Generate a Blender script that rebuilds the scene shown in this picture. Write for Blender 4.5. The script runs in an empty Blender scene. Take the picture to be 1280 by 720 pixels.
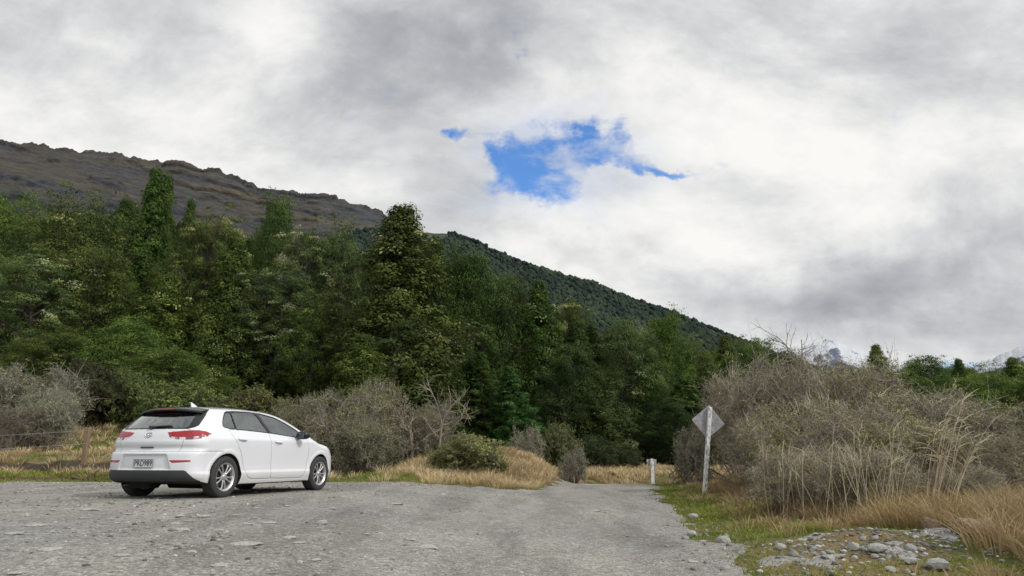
import bpy, math, random
import numpy as np
from mathutils import Vector, Matrix, Euler

SC = bpy.context.scene
COL = SC.collection
rs = np.random.RandomState
R_ = math.radians

# ---------------------------------------------------------------- view geometry
F = 900.0
TH = 0.2307
EYE = 0.95

def pdir(u, v):
    dx = (u - 640) / F; dy = (360 - v) / F
    return np.array([dx, math.cos(TH) - dy * math.sin(TH), math.sin(TH) + dy * math.cos(TH)])

def at(u, v, Y):
    """world point on the sight line of a photo pixel at northing Y"""
    d = pdir(u, v); k = Y / d[1]
    return np.array([d[0] * k, Y, EYE + d[2] * k])

# ---------------------------------------------------------------- noise
def _hash(ix, iy, seed):
    n = (ix.astype(np.int64) * 374761393 + iy.astype(np.int64) * 668265263 + seed * 1442695041) & 0x7fffffff
    n = (n ^ (n >> 13)) * 1274126177 & 0x7fffffff
    n = n ^ (n >> 16)
    return (n & 0xffff) / 65535.0

def vnoise(x, y, seed=0):
    x = np.asarray(x, float); y = np.asarray(y, float)
    ix = np.floor(x); iy = np.floor(y); fx = x - ix; fy = y - iy
    fx = fx * fx * (3 - 2 * fx); fy = fy * fy * (3 - 2 * fy)
    a = _hash(ix, iy, seed); b = _hash(ix + 1, iy, seed); c = _hash(ix, iy + 1, seed); d = _hash(ix + 1, iy + 1, seed)
    return (a + (b - a) * fx) * (1 - fy) + (c + (d - c) * fx) * fy

def fbm(x, y, oct=4, seed=0):
    s = 0; a = .5; t = 0
    for i in range(oct):
        s = s + a * vnoise(np.asarray(x) * 2 ** i + 17.3 * i, np.asarray(y) * 2 ** i + 5.1 * i, seed + i); t += a; a *= .5
    return s / t

def ss(a, b, x):
    t = np.clip((np.asarray(x, float) - a) / (b - a), 0, 1)
    return t * t * (3 - 2 * t)

# ---------------------------------------------------------------- object helpers
def mesh_obj(name, V, Fc, mat, parent=None, smooth=False, attr=None, mats=None, mi=None):
    V = np.ascontiguousarray(np.asarray(V, np.float32).reshape(-1, 3))
    me = bpy.data.meshes.new(name)
    me.vertices.add(len(V)); me.vertices.foreach_set('co', V.ravel())
    if isinstance(Fc, np.ndarray):
        k = Fc.shape[1]; nf = len(Fc)
        me.loops.add(nf * k); me.loops.foreach_set('vertex_index', Fc.astype(np.int32).ravel())
        me.polygons.add(nf)
        me.polygons.foreach_set('loop_start', np.arange(0, nf * k, k, dtype=np.int32))
    else:
        L = np.array([len(f) for f in Fc], np.int32); nf = len(L)
        fl = np.array([i for f in Fc for i in f], np.int32)
        me.loops.add(len(fl)); me.loops.foreach_set('vertex_index', fl)
        me.polygons.add(nf)
        me.polygons.foreach_set('loop_start', np.concatenate([[0], np.cumsum(L)[:-1]]).astype(np.int32))
    me.polygons.foreach_set('use_smooth', np.full(nf, bool(smooth)))
    if attr is not None:
        for kname, arr in attr.items():
            a = me.attributes.new(kname, 'FLOAT', 'POINT'); a.data.foreach_set('value', np.asarray(arr, np.float32))
    for m in (mats or [mat]):
        me.materials.append(m)
    if mi is not None:
        me.polygons.foreach_set('material_index', np.asarray(mi, np.int32))
    me.update(calc_edges=True)
    o = bpy.data.objects.new(name, me); COL.objects.link(o)
    if parent is not None:
        o.parent = parent
    return o

def tag(o, label=None, cat=None, group=None, kind=None):
    if label: o['label'] = label
    if cat: o['category'] = cat
    if group: o['group'] = group
    if kind: o['kind'] = kind
    return o

def empty(name, loc=(0, 0, 0), rz=0.0):
    o = bpy.data.objects.new(name, None); COL.objects.link(o)
    o.location = loc; o.rotation_euler = (0, 0, rz); o.empty_display_size = .2
    return o

def dup(root):
    r = root.copy(); COL.objects.link(r)
    for k in ('label', 'group', 'category'):
        if k in r: del r[k]
    for ch in list(root.children):
        c = ch.copy(); COL.objects.link(c); c.parent = r
        for g in ch.children:
            d = g.copy(); COL.objects.link(d); d.parent = c
    return r

class MB:
    """collects simple shapes into one mesh"""
    def __init__(s): s.v = []; s.f = []; s.n = 0
    def add(s, V, Fc):
        V = np.asarray(V, float).reshape(-1, 3)
        s.v.append(V); s.f += [tuple(int(i) + s.n for i in f) for f in Fc]; s.n += len(V)
    def box(s, c, size, M=None, bev=0.0):
        x, y, z = [q / 2 for q in size]
        b = min(bev, x * .9, y * .9, z * .9)
        if b <= 0:
            P = np.array([(i, j, k) for i in (-x, x) for j in (-y, y) for k in (-z, z)])
            Fc = [(0, 1, 3, 2), (4, 6, 7, 5), (0, 4, 5, 1), (2, 3, 7, 6), (0, 2, 6, 4), (1, 5, 7, 3)]
        else:
            P = []; idx = {}
            for sx in (-1, 1):
                for sy in (-1, 1):
                    for sz in (-1, 1):
                        for a in range(3):
                            p = [sx * x, sy * y, sz * z]
                            for q in range(3):
                                if q != a: p[q] -= (sx, sy, sz)[q] * b
                            idx[(sx, sy, sz, a)] = len(P); P.append(p)
            Fc = []
            for a in range(3):
                o1, o2 = (a + 1) % 3, (a + 2) % 3
                for sg in (-1, 1):
                    q = []
                    for (p1, p2) in ((-1, -1), (1, -1), (1, 1), (-1, 1)):
                        k = [0, 0, 0]; k[a] = sg; k[o1] = p1; k[o2] = p2
                        q.append(idx[(k[0], k[1], k[2], a)])
                    Fc.append(q if sg > 0 else q[::-1])
            for a in range(3):
                o1, o2 = (a + 1) % 3, (a + 2) % 3
                for p1 in (-1, 1):
                    for p2 in (-1, 1):
                        ka = [0, 0, 0]; kb = [0, 0, 0]; ka[a] = -1; kb[a] = 1
                        ka[o1] = kb[o1] = p1; ka[o2] = kb[o2] = p2
                        q = [idx[(*ka, o1)], idx[(*kb, o1)], idx[(*kb, o2)], idx[(*ka, o2)]]
                        Fc.append(q if p1 * p2 > 0 else q[::-1])
            for sx in (-1, 1):
                for sy in (-1, 1):
                    for sz in (-1, 1):
                        q = [idx[(sx, sy, sz, 0)], idx[(sx, sy, sz, 1)], idx[(sx, sy, sz, 2)]]
                        Fc.append(q if sx * sy * sz > 0 else q[::-1])
            P = np.array(P)
        if M is not None: P = P @ np.array(M.to_3x3()).T
        s.add(P + np.array(c), Fc)
    def tube(s, pts, rad, n=8, cap=True):
        pts = np.asarray(pts, float); m = len(pts)
        rad = np.full(m, rad) if np.isscalar(rad) else np.asarray(rad, float)
        T = np.gradient(pts, axis=0); T /= np.linalg.norm(T, axis=1)[:, None] + 1e-9
        ref = np.array([0, 0, 1.]) if abs(T[0][2]) < .9 else np.array([1., 0, 0])
        A = np.cross(T, ref); A /= np.linalg.norm(A, axis=1)[:, None] + 1e-9
        B = np.cross(T, A)
        a = np.arange(n) * 2 * np.pi / n
        V = pts[:, None] + rad[:, None, None] * (np.cos(a)[None, :, None] * A[:, None] + np.sin(a)[None, :, None] * B[:, None])
        Fc = [(i * n + j, i * n + (j + 1) % n, (i + 1) * n + (j + 1) % n, (i + 1) * n + j) for i in range(m - 1) for j in range(n)]
        if cap: Fc += [tuple(range(n)), tuple(range((m - 1) * n, m * n))[::-1]]
        s.add(V.reshape(-1, 3), Fc)
    def lathe(s, prof, n=48, axis='y', closed=False, c=(0, 0, 0)):
        """prof: (r, h); spun round the axis"""
        prof = np.asarray(prof, float); m = len(prof)
        a = np.arange(n) * 2 * np.pi / n
        r = prof[:, 0][:, None]; h = np.repeat(prof[:, 1][:, None], n, 1)
        X = r * np.cos(a); Zz = r * np.sin(a)
        V = np.stack([X, h, Zz], -1) if axis == 'y' else np.stack([X, Zz, h], -1)
        k = m if closed else m - 1
        Fc = [(i * n + j, i * n + (j + 1) % n, ((i + 1) % m) * n + (j + 1) % n, ((i + 1) % m) * n + j) for i in range(k) for j in range(n)]
        s.add(V.reshape(-1, 3) + np.array(c), Fc)
    def build(s, name, mat, parent=None, smooth=False, **kw):
        return mesh_obj(name, np.concatenate(s.v), s.f, mat, parent, smooth, **kw)

# ---------------------------------------------------------------- materials
class N:
    def __init__(s, name, world=False):
        if world:
            s.m = None; s.t = world.node_tree
        else:
            s.m = bpy.data.materials.new(name); s.m.use_nodes = True; s.t = s.m.node_tree
        s.t.nodes.clear()
    def n(s, ty, _vals=None, **kw):
        nd = s.t.nodes.new(ty)
        for k, v in kw.items(): setattr(nd, k, v)
        if _vals:
            for k, v in _vals.items():
                if hasattr(v, 'is_linked') or hasattr(v, 'links') and not isinstance(v, (int, float, tuple)): s.t.links.new(v, nd.inputs[k])
                else: nd.inputs[k].default_value = v
        return nd
    def math(s, op, a, b=0.0, c=0.0, clamp=False):
        nd = s.n('ShaderNodeMath', {0: a, 1: b, 2: c}, operation=op); nd.use_clamp = clamp; return nd.outputs[0]
    def mix(s, fac, a, b, blend='MIX'):
        nd = s.n('ShaderNodeMix', data_type='RGBA', blend_type=blend)
        for k, v in ((0, fac), (6, a), (7, b)):
            if hasattr(v, 'links'): s.t.links.new(v, nd.inputs[k])
            else: nd.inputs[k].default_value = v if k == 0 else (*v[:3], 1)
        return nd.outputs[2]
    def noise(s, vec, scale, detail=4, rough=.55, dist=0.0, out=0):
        nd = s.n('ShaderNodeTexNoise', {'Scale': scale, 'Detail': detail, 'Roughness': rough, 'Distortion': dist})
        if vec is not None: s.t.links.new(vec, nd.inputs['Vector'])
        return nd.outputs[out]
    def ramp(s, fac, stops, interp='LINEAR'):
        nd = s.n('ShaderNodeValToRGB'); cr = nd.color_ramp; cr.interpolation = interp
        while len(cr.elements) < len(stops): cr.elements.new(.5)
        for e, (p, c) in zip(cr.elements, stops):
            e.position = p; e.color = (*c, 1) if isinstance(c, tuple) else (c, c, c, 1)
        s.t.links.new(fac, nd.inputs[0]); return nd.outputs[0]
    def rng(s, v, a, b, c=0.0, d=1.0, smooth=True):
        nd = s.n('ShaderNodeMapRange', {'Value': v, 'From Min': a, 'From Max': b, 'To Min': c, 'To Max': d})
        if smooth: nd.interpolation_type = 'SMOOTHSTEP'
        return nd.outputs[0]
    def coord(s, which='Object'): return s.n('ShaderNodeTexCoord').outputs[which]
    def pos(s): return s.n('ShaderNodeNewGeometry').outputs['Position']
    def mapv(s, vec, scale=(1, 1, 1), loc=(0, 0, 0), rot=(0, 0, 0)):
        return s.n('ShaderNodeMapping', {'Vector': vec, 'Scale': scale, 'Location': loc, 'Rotation': rot}).outputs[0]
    def attr(s, name): return s.n('ShaderNodeAttribute', attribute_name=name).outputs['Fac']
    def bump(s, h, strength=.5, dist=.02, nrm=None):
        v = {'Height': h, 'Strength': strength, 'Distance': dist}
        if nrm is not None: v['Normal'] = nrm
        return s.n('ShaderNodeBump', v).outputs[0]
    def out(s, sh):
        o = s.n('ShaderNodeOutputMaterial'); s.t.links.new(sh, o.inputs['Surface']); return s.m
    def pbr(s, col, rough=.7, nrm=None, metal=0.0, spec=.5, **kw):
        nd = s.n('ShaderNodeBsdfPrincipled')
        vals = {'Base Color': col, 'Roughness': rough, 'Metallic': metal, 'Specular IOR Level': spec, **kw}
        if nrm is not None: vals['Normal'] = nrm
        for k, v in vals.items():
            k = k.replace('_', ' ')
            if hasattr(v, 'links'): s.t.links.new(v, nd.inputs[k])
            else: nd.inputs[k].default_value = (*v, 1) if isinstance(v, tuple) and len(v) == 3 else v
        return nd.outputs[0]

def simple(name, col, rough=.6, metal=0.0, spec=.5, var=.12, scale=8.0, bump=0.0, **kw):
    m = N(name); v = m.coord()
    n = m.noise(v, scale, 4)
    a = tuple(c * (1 - var) for c in col); b = tuple(min(1, c * (1 + var)) for c in col)
    c = m.mix(n, a, b)
    nr = m.bump(m.noise(v, scale * 6, 3), bump, .01) if bump else None
    return m.out(m.pbr(c, rough, nr, metal, spec, **kw))

def foliage_mat(name, stops, transl=.25, rough=.6):
    m = N(name)
    t = m.attr('tint')
    oi = m.n('ShaderNodeObjectInfo')
    c = m.ramp(t, stops)
    c = m.mix(1.0, c, oi.outputs['Color'], 'MULTIPLY')
    big = m.noise(m.pos(), .35, 2)
    c = m.mix(m.rng(big, .3, .7, .0, .35), c, m.mix(1.0, c, (1.22, 1.15, .85), 'MULTIPLY'))
    p = m.pbr(c, rough, spec=.12)
    tr = m.n('ShaderNodeBsdfTranslucent', {'Color': c}).outputs[0]
    mx = m.n('ShaderNodeMixShader', {0: transl}); m.t.links.new(p, mx.inputs[1]); m.t.links.new(tr, mx.inputs[2])
    return m.out(mx.outputs[0])

M = {}
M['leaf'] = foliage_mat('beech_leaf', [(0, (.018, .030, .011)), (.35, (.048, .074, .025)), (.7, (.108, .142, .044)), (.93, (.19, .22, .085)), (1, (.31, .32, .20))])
M['scrubleaf'] = foliage_mat('shrub_leaf', [(0, (.08, .078, .05)), (.4, (.18, .18, .105)), (.75, (.31, .31, .18)), (1, (.46, .46, .28))], .2)
M['grass'] = foliage_mat('grass_blade', [(0, (.07, .09, .02)), (.45, (.15, .20, .035)), (.8, (.25, .28, .06)), (1, (.40, .36, .15))], .3)
M['drygrass'] = foliage_mat('dry_grass_blade', [(0, (.085, .085, .035)), (.3, (.22, .165, .085)), (.75, (.41, .31, .18)), (1, (.60, .50, .32))], .25)
def bark(name, a, b):
    m = N(name); v = m.coord()
    n = m.noise(m.mapv(v, (6, 6, 1.5)), 3, 5)
    oi = m.n('ShaderNodeObjectInfo')
    c = m.mix(n, a, b)
    return m.out(m.pbr(c, .9, m.bump(n, .6, .03), spec=.2))
M['bark'] = bark('beech_bark', (.035, .03, .025), (.12, .11, .09))
def twigmat():
    m = N('lichen_twig'); t = m.attr('tint'); oi = m.n('ShaderNodeObjectInfo')
    c = m.ramp(t, [(0, (.075, .064, .055)), (.4, (.19, .168, .145)), (.75, (.34, .31, .265)), (1, (.50, .48, .41))])
    c = m.mix(1.0, c, oi.outputs['Color'], 'MULTIPLY')
    return m.out(m.pbr(c, .9, spec=.15))
M['twig'] = twigmat()

# ---------------------------------------------------------------- terrain
EDGE = np.array([(1.8, 0), (2.1, 6.2), (2.45, 9.8), (3.8, 19), (4.9, 26), (8, 31), (14, 33.5), (30, 34.5),
                 (30, 38), (13, 37.2), (6.5, 34.5), (2.6, 29.5), (1.3, 25), (.3, 21.2), (-1.2, 19.6), (-4, 18.7),
                 (-8, 18.9), (-13, 18.6), (-30, 19), (-30, -20), (1.5, -20)], float)

def poly_sd(P, x, y):
    """signed distance, positive inside"""
    x = np.asarray(x, float); y = np.asarray(y, float)
    d = np.full(x.shape, 1e9); ins = np.zeros(x.shape, bool)
    n = len(P)
    for i in range(n):
        ax, ay = P[i]; bx, by = P[(i + 1) % n]
        ex, ey = bx - ax, by - ay
        t = np.clip(((x - ax) * ex + (y - ay) * ey) / (ex * ex + ey * ey), 0, 1)
        d = np.minimum(d, (x - ax - t * ex) ** 2 + (y - ay - t * ey) ** 2)
        if ay != by:
            ins ^= ((ay > y) != (by > y)) & (x < (bx - ax) * (y - ay) / (by - ay) + ax)
    return np.where(ins, 1, -1) * np.sqrt(d)

def gravel_sd(x, y):
    x = np.asarray(x, float); y = np.asarray(y, float); n = (fbm(x * .9, y * .9, 4, 31) - .5) * .9
    pit = (1 - ((x - 3.7) / 1.15) ** 4 - ((y - 7.15) / .66) ** 4) * .06 + (fbm(x * 2.6, y * 2.6, 4, 32) - .60) * 1.1
    n = n + (fbm(x * 2.7, y * 2.7, 3, 35) - .5) * .9 * (y > 15)
    return np.maximum(poly_sd(EDGE, x, y) + n, np.maximum(pit, -3))

CARX, CARY, CARZ, CYAW = -5.283, 11.824, .334, 1.2632

def T(x, y):
    x = np.asarray(x, float); y = np.asarray(y, float)
    z = CARZ * ss(1.0, -3.6, x) * ss(1, 9, y)
    jag = (fbm(x * .7, y * .0 + 3, 3, 5) - .5) * 1.6
    b = ss(-6.5, -9, x)
    z = z + b * (.15 * ss(19.2, 19.5, y + jag) + .30 * ss(20.3, 20.7, y + jag * .8 - .3) + .22 * (fbm(x * 1.1, y * 1.4, 3, 41) - .5) * ss(19.5, 21, y) + 1.9 * ss(20.5, 36, y))
    z = z + ss(-9, -2, x) * ss(1, -3, x) * .25 * ss(19, 27, y)
    z = z + .28 * np.exp(-(((x - 5) / 6.) ** 2 + ((y - 46) / 4.) ** 2))
    ex = np.interp(y, [0, 6.2, 9.8, 19, 26, 31], [1.8, 2.1, 2.45, 3.8, 4.9, 8])
    z = z + .20 * ss(.3, 3.5, x - ex) * ss(33, 27, y)
    und = (fbm(x * .35, y * .35, 3, 9) - .5)
    sd = poly_sd(EDGE, x, y)
    z = z + .88 * np.exp(-(((x + .1) / 2.4) ** 2 + ((y - 27.5) / 4.2) ** 2)) * ss(-.6, 1.3, -sd)
    z = z + und * np.where(sd > 0, .05, .05 + .3 * ss(0, 4, -sd))
    rough = (fbm(x * 2.2, y * 2.2, 3, 12) - .5)
    z = z + rough * np.where(sd > 0, .025, .025 + .10 * ss(0, 1.2, -sd))
    z = z - .50 * ss(26.5, 32, y) * ss(-1.8, -.2, sd) * (x > 0)
    # ruts along the road
    c = x - ex
    z = z - .035 * (np.exp(-((c + 1.0) / .22) ** 2) + np.exp(-((c + 2.6) / .22) ** 2)) * ss(30, 26, y) * (sd > 0)
    # level pad under the parked car
    fx, fy = math.cos(CYAW), math.sin(CYAW)
    lx = (x - CARX) * fx + (y - CARY) * fy - 1.3; ly = -(x - CARX) * fy + (y - CARY) * fx
    k = np.sqrt((lx / 2.6) ** 2 + (ly / 1.6) ** 2)
    w = ss(1.5, 1.0, k)
    z = z * (1 - w) + (CARZ - .004) * w
    z = z + .16 * np.exp(-(((x - 3.6) / 1.3) ** 2 + ((y - 7.6) / .8) ** 2))
    return z + ss(120, 400, np.hypot(x, y)) * 2

def axis_pts(segs):
    out = []
    for a, b, st in segs: out += list(np.arange(a, b, st))
    out.append(segs[-1][1]); return np.array(out)

def grid_mesh(name, xs, ys, zf, mat, **kw):
    X, Y = np.meshgrid(xs, ys); Z = zf(X, Y)
    V = np.stack([X, Y, Z], -1).reshape(-1, 3)
    nx, ny = len(xs), len(ys)
    i = np.arange(ny - 1)[:, None] * nx + np.arange(nx - 1)[None]
    Fc = np.stack([i, i + 1, i + nx + 1, i + nx], -1).reshape(-1, 4)
    return mesh_obj(name, V, Fc, mat, smooth=True, **kw)

def ground_mat():
    m = N('rough_pasture'); v = m.pos()
    n1 = m.noise(v, .5, 5, .6); n2 = m.noise(v, 4, 5, .65); n3 = m.noise(v, 30, 3)
    green = m.mix(n2, (.04, .045, .015), (.12, .13, .04))
    dry = m.mix(n2, (.10, .075, .04), (.27, .20, .11))
    c = m.mix(m.rng(n1, .42, .58), green, dry)
    soil = m.mix(n3, (.03, .022, .015), (.10, .08, .06))
    nz = m.n('ShaderNodeSeparateXYZ', {0: m.n('ShaderNodeNewGeometry').outputs['Normal']}).outputs[2]
    c = m.mix(m.rng(nz, .84, .95, 1, 0), c, soil)
    h = m.math('ADD', m.math('MULTIPLY', n2, 1.0), m.math('MULTIPLY', n3, .4))
    return m.out(m.pbr(c, .95, m.bump(h, .9, .08), spec=.1))

def gravel_mat():
    m = N('crushed_schist_gravel'); v = m.pos()
    flat = m.mapv(v, (1, 1, 1))
    d = m.n('ShaderNodeMix', data_type='VECTOR'); 
    big = m.noise(flat, .22, 4, .6); mid = m.noise(flat, 1.6, 6, .65, .4); fine = m.noise(flat, 16, 6, .75)
    vo = m.n('ShaderNodeTexVoronoi', {'Vector': flat, 'Scale': 34.0, 'Randomness': 1.0})
    vo2 = m.n('ShaderNodeTexVoronoi', {'Vector': m.mapv(flat, (1, 1.7, 1), rot=(0, 0, .5)), 'Scale': 9.0, 'Randomness': 1.0})
    vo3 = m.n('ShaderNodeTexVoronoi', {'Vector': m.mapv(flat, (1, 1.3, 1), rot=(0, 0, -.3)), 'Scale': 85.0, 'Randomness': 1.0})
    c = m.mix(mid, (.175, .171, .158), (.325, .319, .298))
    c = m.mix(m.rng(big, .35, .65), c, m.mix(1.0, c, (1.22, 1.19, 1.12), 'MULTIPLY'))
    trk = m.noise(m.mapv(flat, (1.0, .14, 1), rot=(0, 0, -.09)), 1.3, 4, .6)
    c = m.mix(m.rng(trk, .45, .62), c, m.mix(1.0, c, (.78, .78, .77), 'MULTIPLY'))
    peb = m.n('ShaderNodeSeparateColor', {0: vo.outputs['Color']}).outputs[0]
    c = m.mix(.50, c, m.mix(1.0, c, m.ramp(peb, [(0, (.45, .45, .45)), (.5, (.95, .95, .96)), (.85, (1.35, 1.35, 1.36)), (1, (2.0, 2.0, 1.98))]), 'MULTIPLY'))
    peb2 = m.n('ShaderNodeSeparateColor', {0: vo3.outputs['Color']}).outputs[1]
    c = m.mix(.5, c, m.mix(1.0, c, m.ramp(peb2, [(0, (.5, .5, .5)), (.6, (1, 1, 1)), (1, (1.8, 1.8, 1.8))]), 'MULTIPLY'))
    # scattered larger slivers pressed into the surface
    r = m.n('ShaderNodeSeparateColor', {0: vo2.outputs['Color']})
    pick = m.math('MULTIPLY', m.math('GREATER_THAN', r.outputs[0], .80), m.math('LESS_THAN', vo2.outputs['Distance'], m.math('MULTIPLY', r.outputs[1], .36)))
    c = m.mix(m.math('MULTIPLY', pick, .8), c, m.mix(r.outputs[2], (.26, .26, .25), (.42, .42, .40)))
    c = m.mix(m.rng(fine, .35, .5, .45, 0), c, (.07, .066, .058))
    h = m.math('ADD', m.math('MULTIPLY', vo.outputs['Distance'], -1.0), m.math('MULTIPLY', mid, 2.2))
    h = m.math('ADD', h, m.math('MULTIPLY', fine, .8))
    h = m.math('ADD', h, m.math('MULTIPLY', pick, .35))
    return m.out(m.pbr(c, .9, m.bump(h, .6, .03), spec=.2))

xs = axis_pts([(-900, -100, 40), (-100, -30, 3), (-30, -14, .4), (-14, 14, .12), (14, 30, .4), (30, 100, 3), (100, 900, 40)])
ys = axis_pts([(-60, -2, 3), (-2, 32, .12), (32, 50, .4), (50, 120, 3), (120, 900, 40)])
g = grid_mesh('ground', xs, ys, T, ground_mat()); tag(g, kind='structure')
xs = axis_pts([(-34, -14, .3), (-14, 8, .10), (8, 30, .3)]); ys = axis_pts([(-12, 2, .4), (2, 32, .10), (32, 40, .2)])
def Zg(x, y):
    sd = gravel_sd(x, y)
    return T(x, y) + np.clip(sd * .12, -.25, .012) + (fbm(x * 5, y * 5, 3, 44) - .5) * .022 * ss(0, .5, sd)
g = grid_mesh('gravel_road', xs, ys, Zg, gravel_mat()); tag(g, kind='structure')
def G(x, y):
    """visible surface height"""
    return np.maximum(T(x, y), Zg(x, y))

# ---------------------------------------------------------------- blades
def blades(name, P, h, w, lean, tint, mat, seed=0, az=None, curl=.6):
    r = rs(seed); n = len(P)
    a = r.rand(n) * 2 * np.pi if az is None else az
    d = np.stack([np.cos(a), np.sin(a), np.zeros(n)], 1)
    s = r.rand(n) * 2 * np.pi
    side = np.stack([np.cos(s), np.sin(s), np.zeros(n)], 1)
    h = np.asarray(h)[:, None]; w = np.asarray(w)[:, None]; L = np.asarray(lean)[:, None]
    up = np.array([0, 0, 1.])
    rows = []
    for t, ww in ((0, 1.), (.4, .85), (.75, .55), (1, .12)):
        c = P + up * h * (t - curl * L * t * t * .55) + d * h * L * (t ** 1.8)
        rows += [c - side * w * ww / 2, c + side * w * ww / 2]
    V = np.stack(rows, 1)
    b = np.arange(n)[:, None] * 8
    Fc = np.concatenate([b + np.array([0, 1, 3, 2]), b + np.array([2, 3, 5, 4]), b + np.array([4, 5, 7, 6])], 1).reshape(-1, 4)
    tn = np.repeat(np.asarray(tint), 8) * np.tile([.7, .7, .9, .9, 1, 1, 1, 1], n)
    return mesh_obj(name, V.reshape(-1, 3), Fc, mat, attr={'tint': np.clip(tn, 0, 1)})

def scatter(n, x0, x1, y0, y1, seed, near=1.0):
    r = rs(seed)
    y = y0 + (y1 - y0) * r.rand(n) ** (1 + near * .5)
    return np.stack([x0 + (x1 - x0) * r.rand(n), y], 1)

def exf(y): return np.interp(y, [0, 6.2, 9.8, 19, 26, 31], [1.8, 2.1, 2.45, 3.8, 4.9, 8])

def steep(P):
    return np.where(P[:, 0] < -5, np.abs(T(P[:, 0], P[:, 1] + .12) - T(P[:, 0], P[:, 1] - .12)) / .24, 0)

def pilef(x, y):
    return np.exp(-(((x - 3.68) / 1.05) ** 4 + ((y - 7.2) / .62) ** 4)) * (fbm(x * 2, y * 2, 3, 66) * .8 + .6)

def make_green():
    P = np.concatenate([scatter(90000, 1.5, 9.5, 5, 27, 1), scatter(60000, -16, 3, 18, 24, 2, .3), scatter(25000, -16, -6, 19, 30, 3, .3)])
    sd = gravel_sd(P[:, 0], P[:, 1]); r = rs(4)
    pat = fbm(P[:, 0] * .55, P[:, 1] * .55, 3, 77)
    right = P[:, 0] > 1.2
    dens = np.where(right, ss(2.2, .7, -sd) * 1.2 + .12, ss(2.4, .3, -sd) * .8 + .35 * ss(.5, .6, pat))
    dens = dens * ss(.30, .52, pat + .18 * right * ss(1.8, 0, -sd)) * ss(-.12, .05, -sd)
    dens = dens * (steep(P) < .7)
    dens = dens * (1 - .8 * np.clip(pilef(P[:, 0], P[:, 1]) * 1.7, 0, 1))
    k = r.rand(len(P)) < dens
    P = P[k]; sd = sd[k]; n = len(P)
    z = G(P[:, 0], P[:, 1]); D = P[:, 1]
    h = (.035 + .07 * r.rand(n) ** 1.5) * (.6 + .8 * ss(0, 1.2, -sd))
    tint = np.clip(.25 + .75 * fbm(P[:, 0] * 1.3, P[:, 1] * 1.3, 3, 7) + .25 * (r.rand(n) - .5), 0, 1)
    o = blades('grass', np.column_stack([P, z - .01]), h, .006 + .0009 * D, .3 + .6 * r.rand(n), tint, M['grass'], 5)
    tag(o, 'short green grass growing along the gravel edge', 'grass', kind='stuff')

def make_dry():
    r = rs(11)
    C = [scatter(2600, 2.2, 11, 5.5, 30, 12, .7), scatter(1300, -3.5, 3.2, 21, 33, 13, .2), scatter(1700, -4, 22, 33, 62, 14, .2),
         scatter(1700, -19, -6.5, 19.4, 36, 15, .3), scatter(500, -7, 0, 19, 25, 16, .3), scatter(420, 4.3, 8.0, 5.8, 9.6, 17, .2)]
    reg = np.concatenate([np.full(len(c), i) for i, c in enumerate(C)]); C = np.concatenate(C)
    sd = gravel_sd(C[:, 0], C[:, 1])
    pat = fbm(C[:, 0] * .5, C[:, 1] * .5, 3, 91)
    pile = pilef(C[:, 0], C[:, 1])
    keep = (steep(C) < .8) & ((pile < .35) | (r.rand(len(C)) < .45)) & (-sd > np.where(reg == 0, .55, .12)) & (r.rand(len(C)) < np.where(reg == 0, ss(.3, 1.8, -sd) * ss(.28, .5, pat + .1) * (1 - .95 * np.clip(pile * 1.6, 0, 1)), np.where(reg == 3, ss(.35, .55, pat) * .9 + .1, np.where(reg == 4, ss(.45, .6, pat), .95))))
    C = C[keep]; reg = reg[keep]; n = len(C)
    H = np.choose(reg, [.16 + .30 * r.rand(n), .22 + .2 * r.rand(n), .28 + .22 * r.rand(n), .16 + .16 * r.rand(n), .2 + .2 * r.rand(n), .26 + .26 * r.rand(n)])
    H = H * np.where((reg == 0), .55 + .6 * ss(1, 4, -gravel_sd(C[:, 0], C[:, 1])), 1)
    H = H * np.where((reg == 1) & (C[:, 1] < 24), .7, 1)
    nb = np.choose(reg, [46, 46, 40, 34, 40, 50]); rad = .10 + .16 * r.rand(n)
    idx = np.repeat(np.arange(n), nb); k = len(idx)
    a = r.rand(k) * 2 * np.pi; q = np.sqrt(r.rand(k)) * rad[idx]
    P = C[idx] + np.stack([np.cos(a) * q, np.sin(a) * q], 1)
    z = T(P[:, 0], P[:, 1])
    D = P[:, 1]
    tint = np.clip(np.where(reg[idx] == 5, .12, np.where(reg[idx] > 0, .50, .2)) + .8 * fbm(C[idx][:, 0] * .8, C[idx][:, 1] * .8, 3, 19) + .35 * (r.rand(k) - .5), 0, 1)
    h = H[idx] * (.5 + .7 * r.rand(k))
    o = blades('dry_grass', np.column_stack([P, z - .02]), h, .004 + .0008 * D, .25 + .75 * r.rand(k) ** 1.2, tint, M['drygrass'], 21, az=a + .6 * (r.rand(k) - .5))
    tag(o, 'brown dry grass tussocks covering the verges and banks', 'dry grass', kind='stuff')

make_green(); make_dry()

# ---------------------------------------------------------------- stones
def ico(sub):
    import bmesh
    bm = bmesh.new(); bmesh.ops.create_icosphere(bm, subdivisions=sub, radius=1)
    V = np.array([v.co[:] for v in bm.verts]); Fc = np.array([[v.index for v in f.verts] for f in bm.faces]); bm.free()
    return V, Fc
ICO1 = ico(1); ICO2 = ico(2); ICO3 = ico(3)

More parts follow.
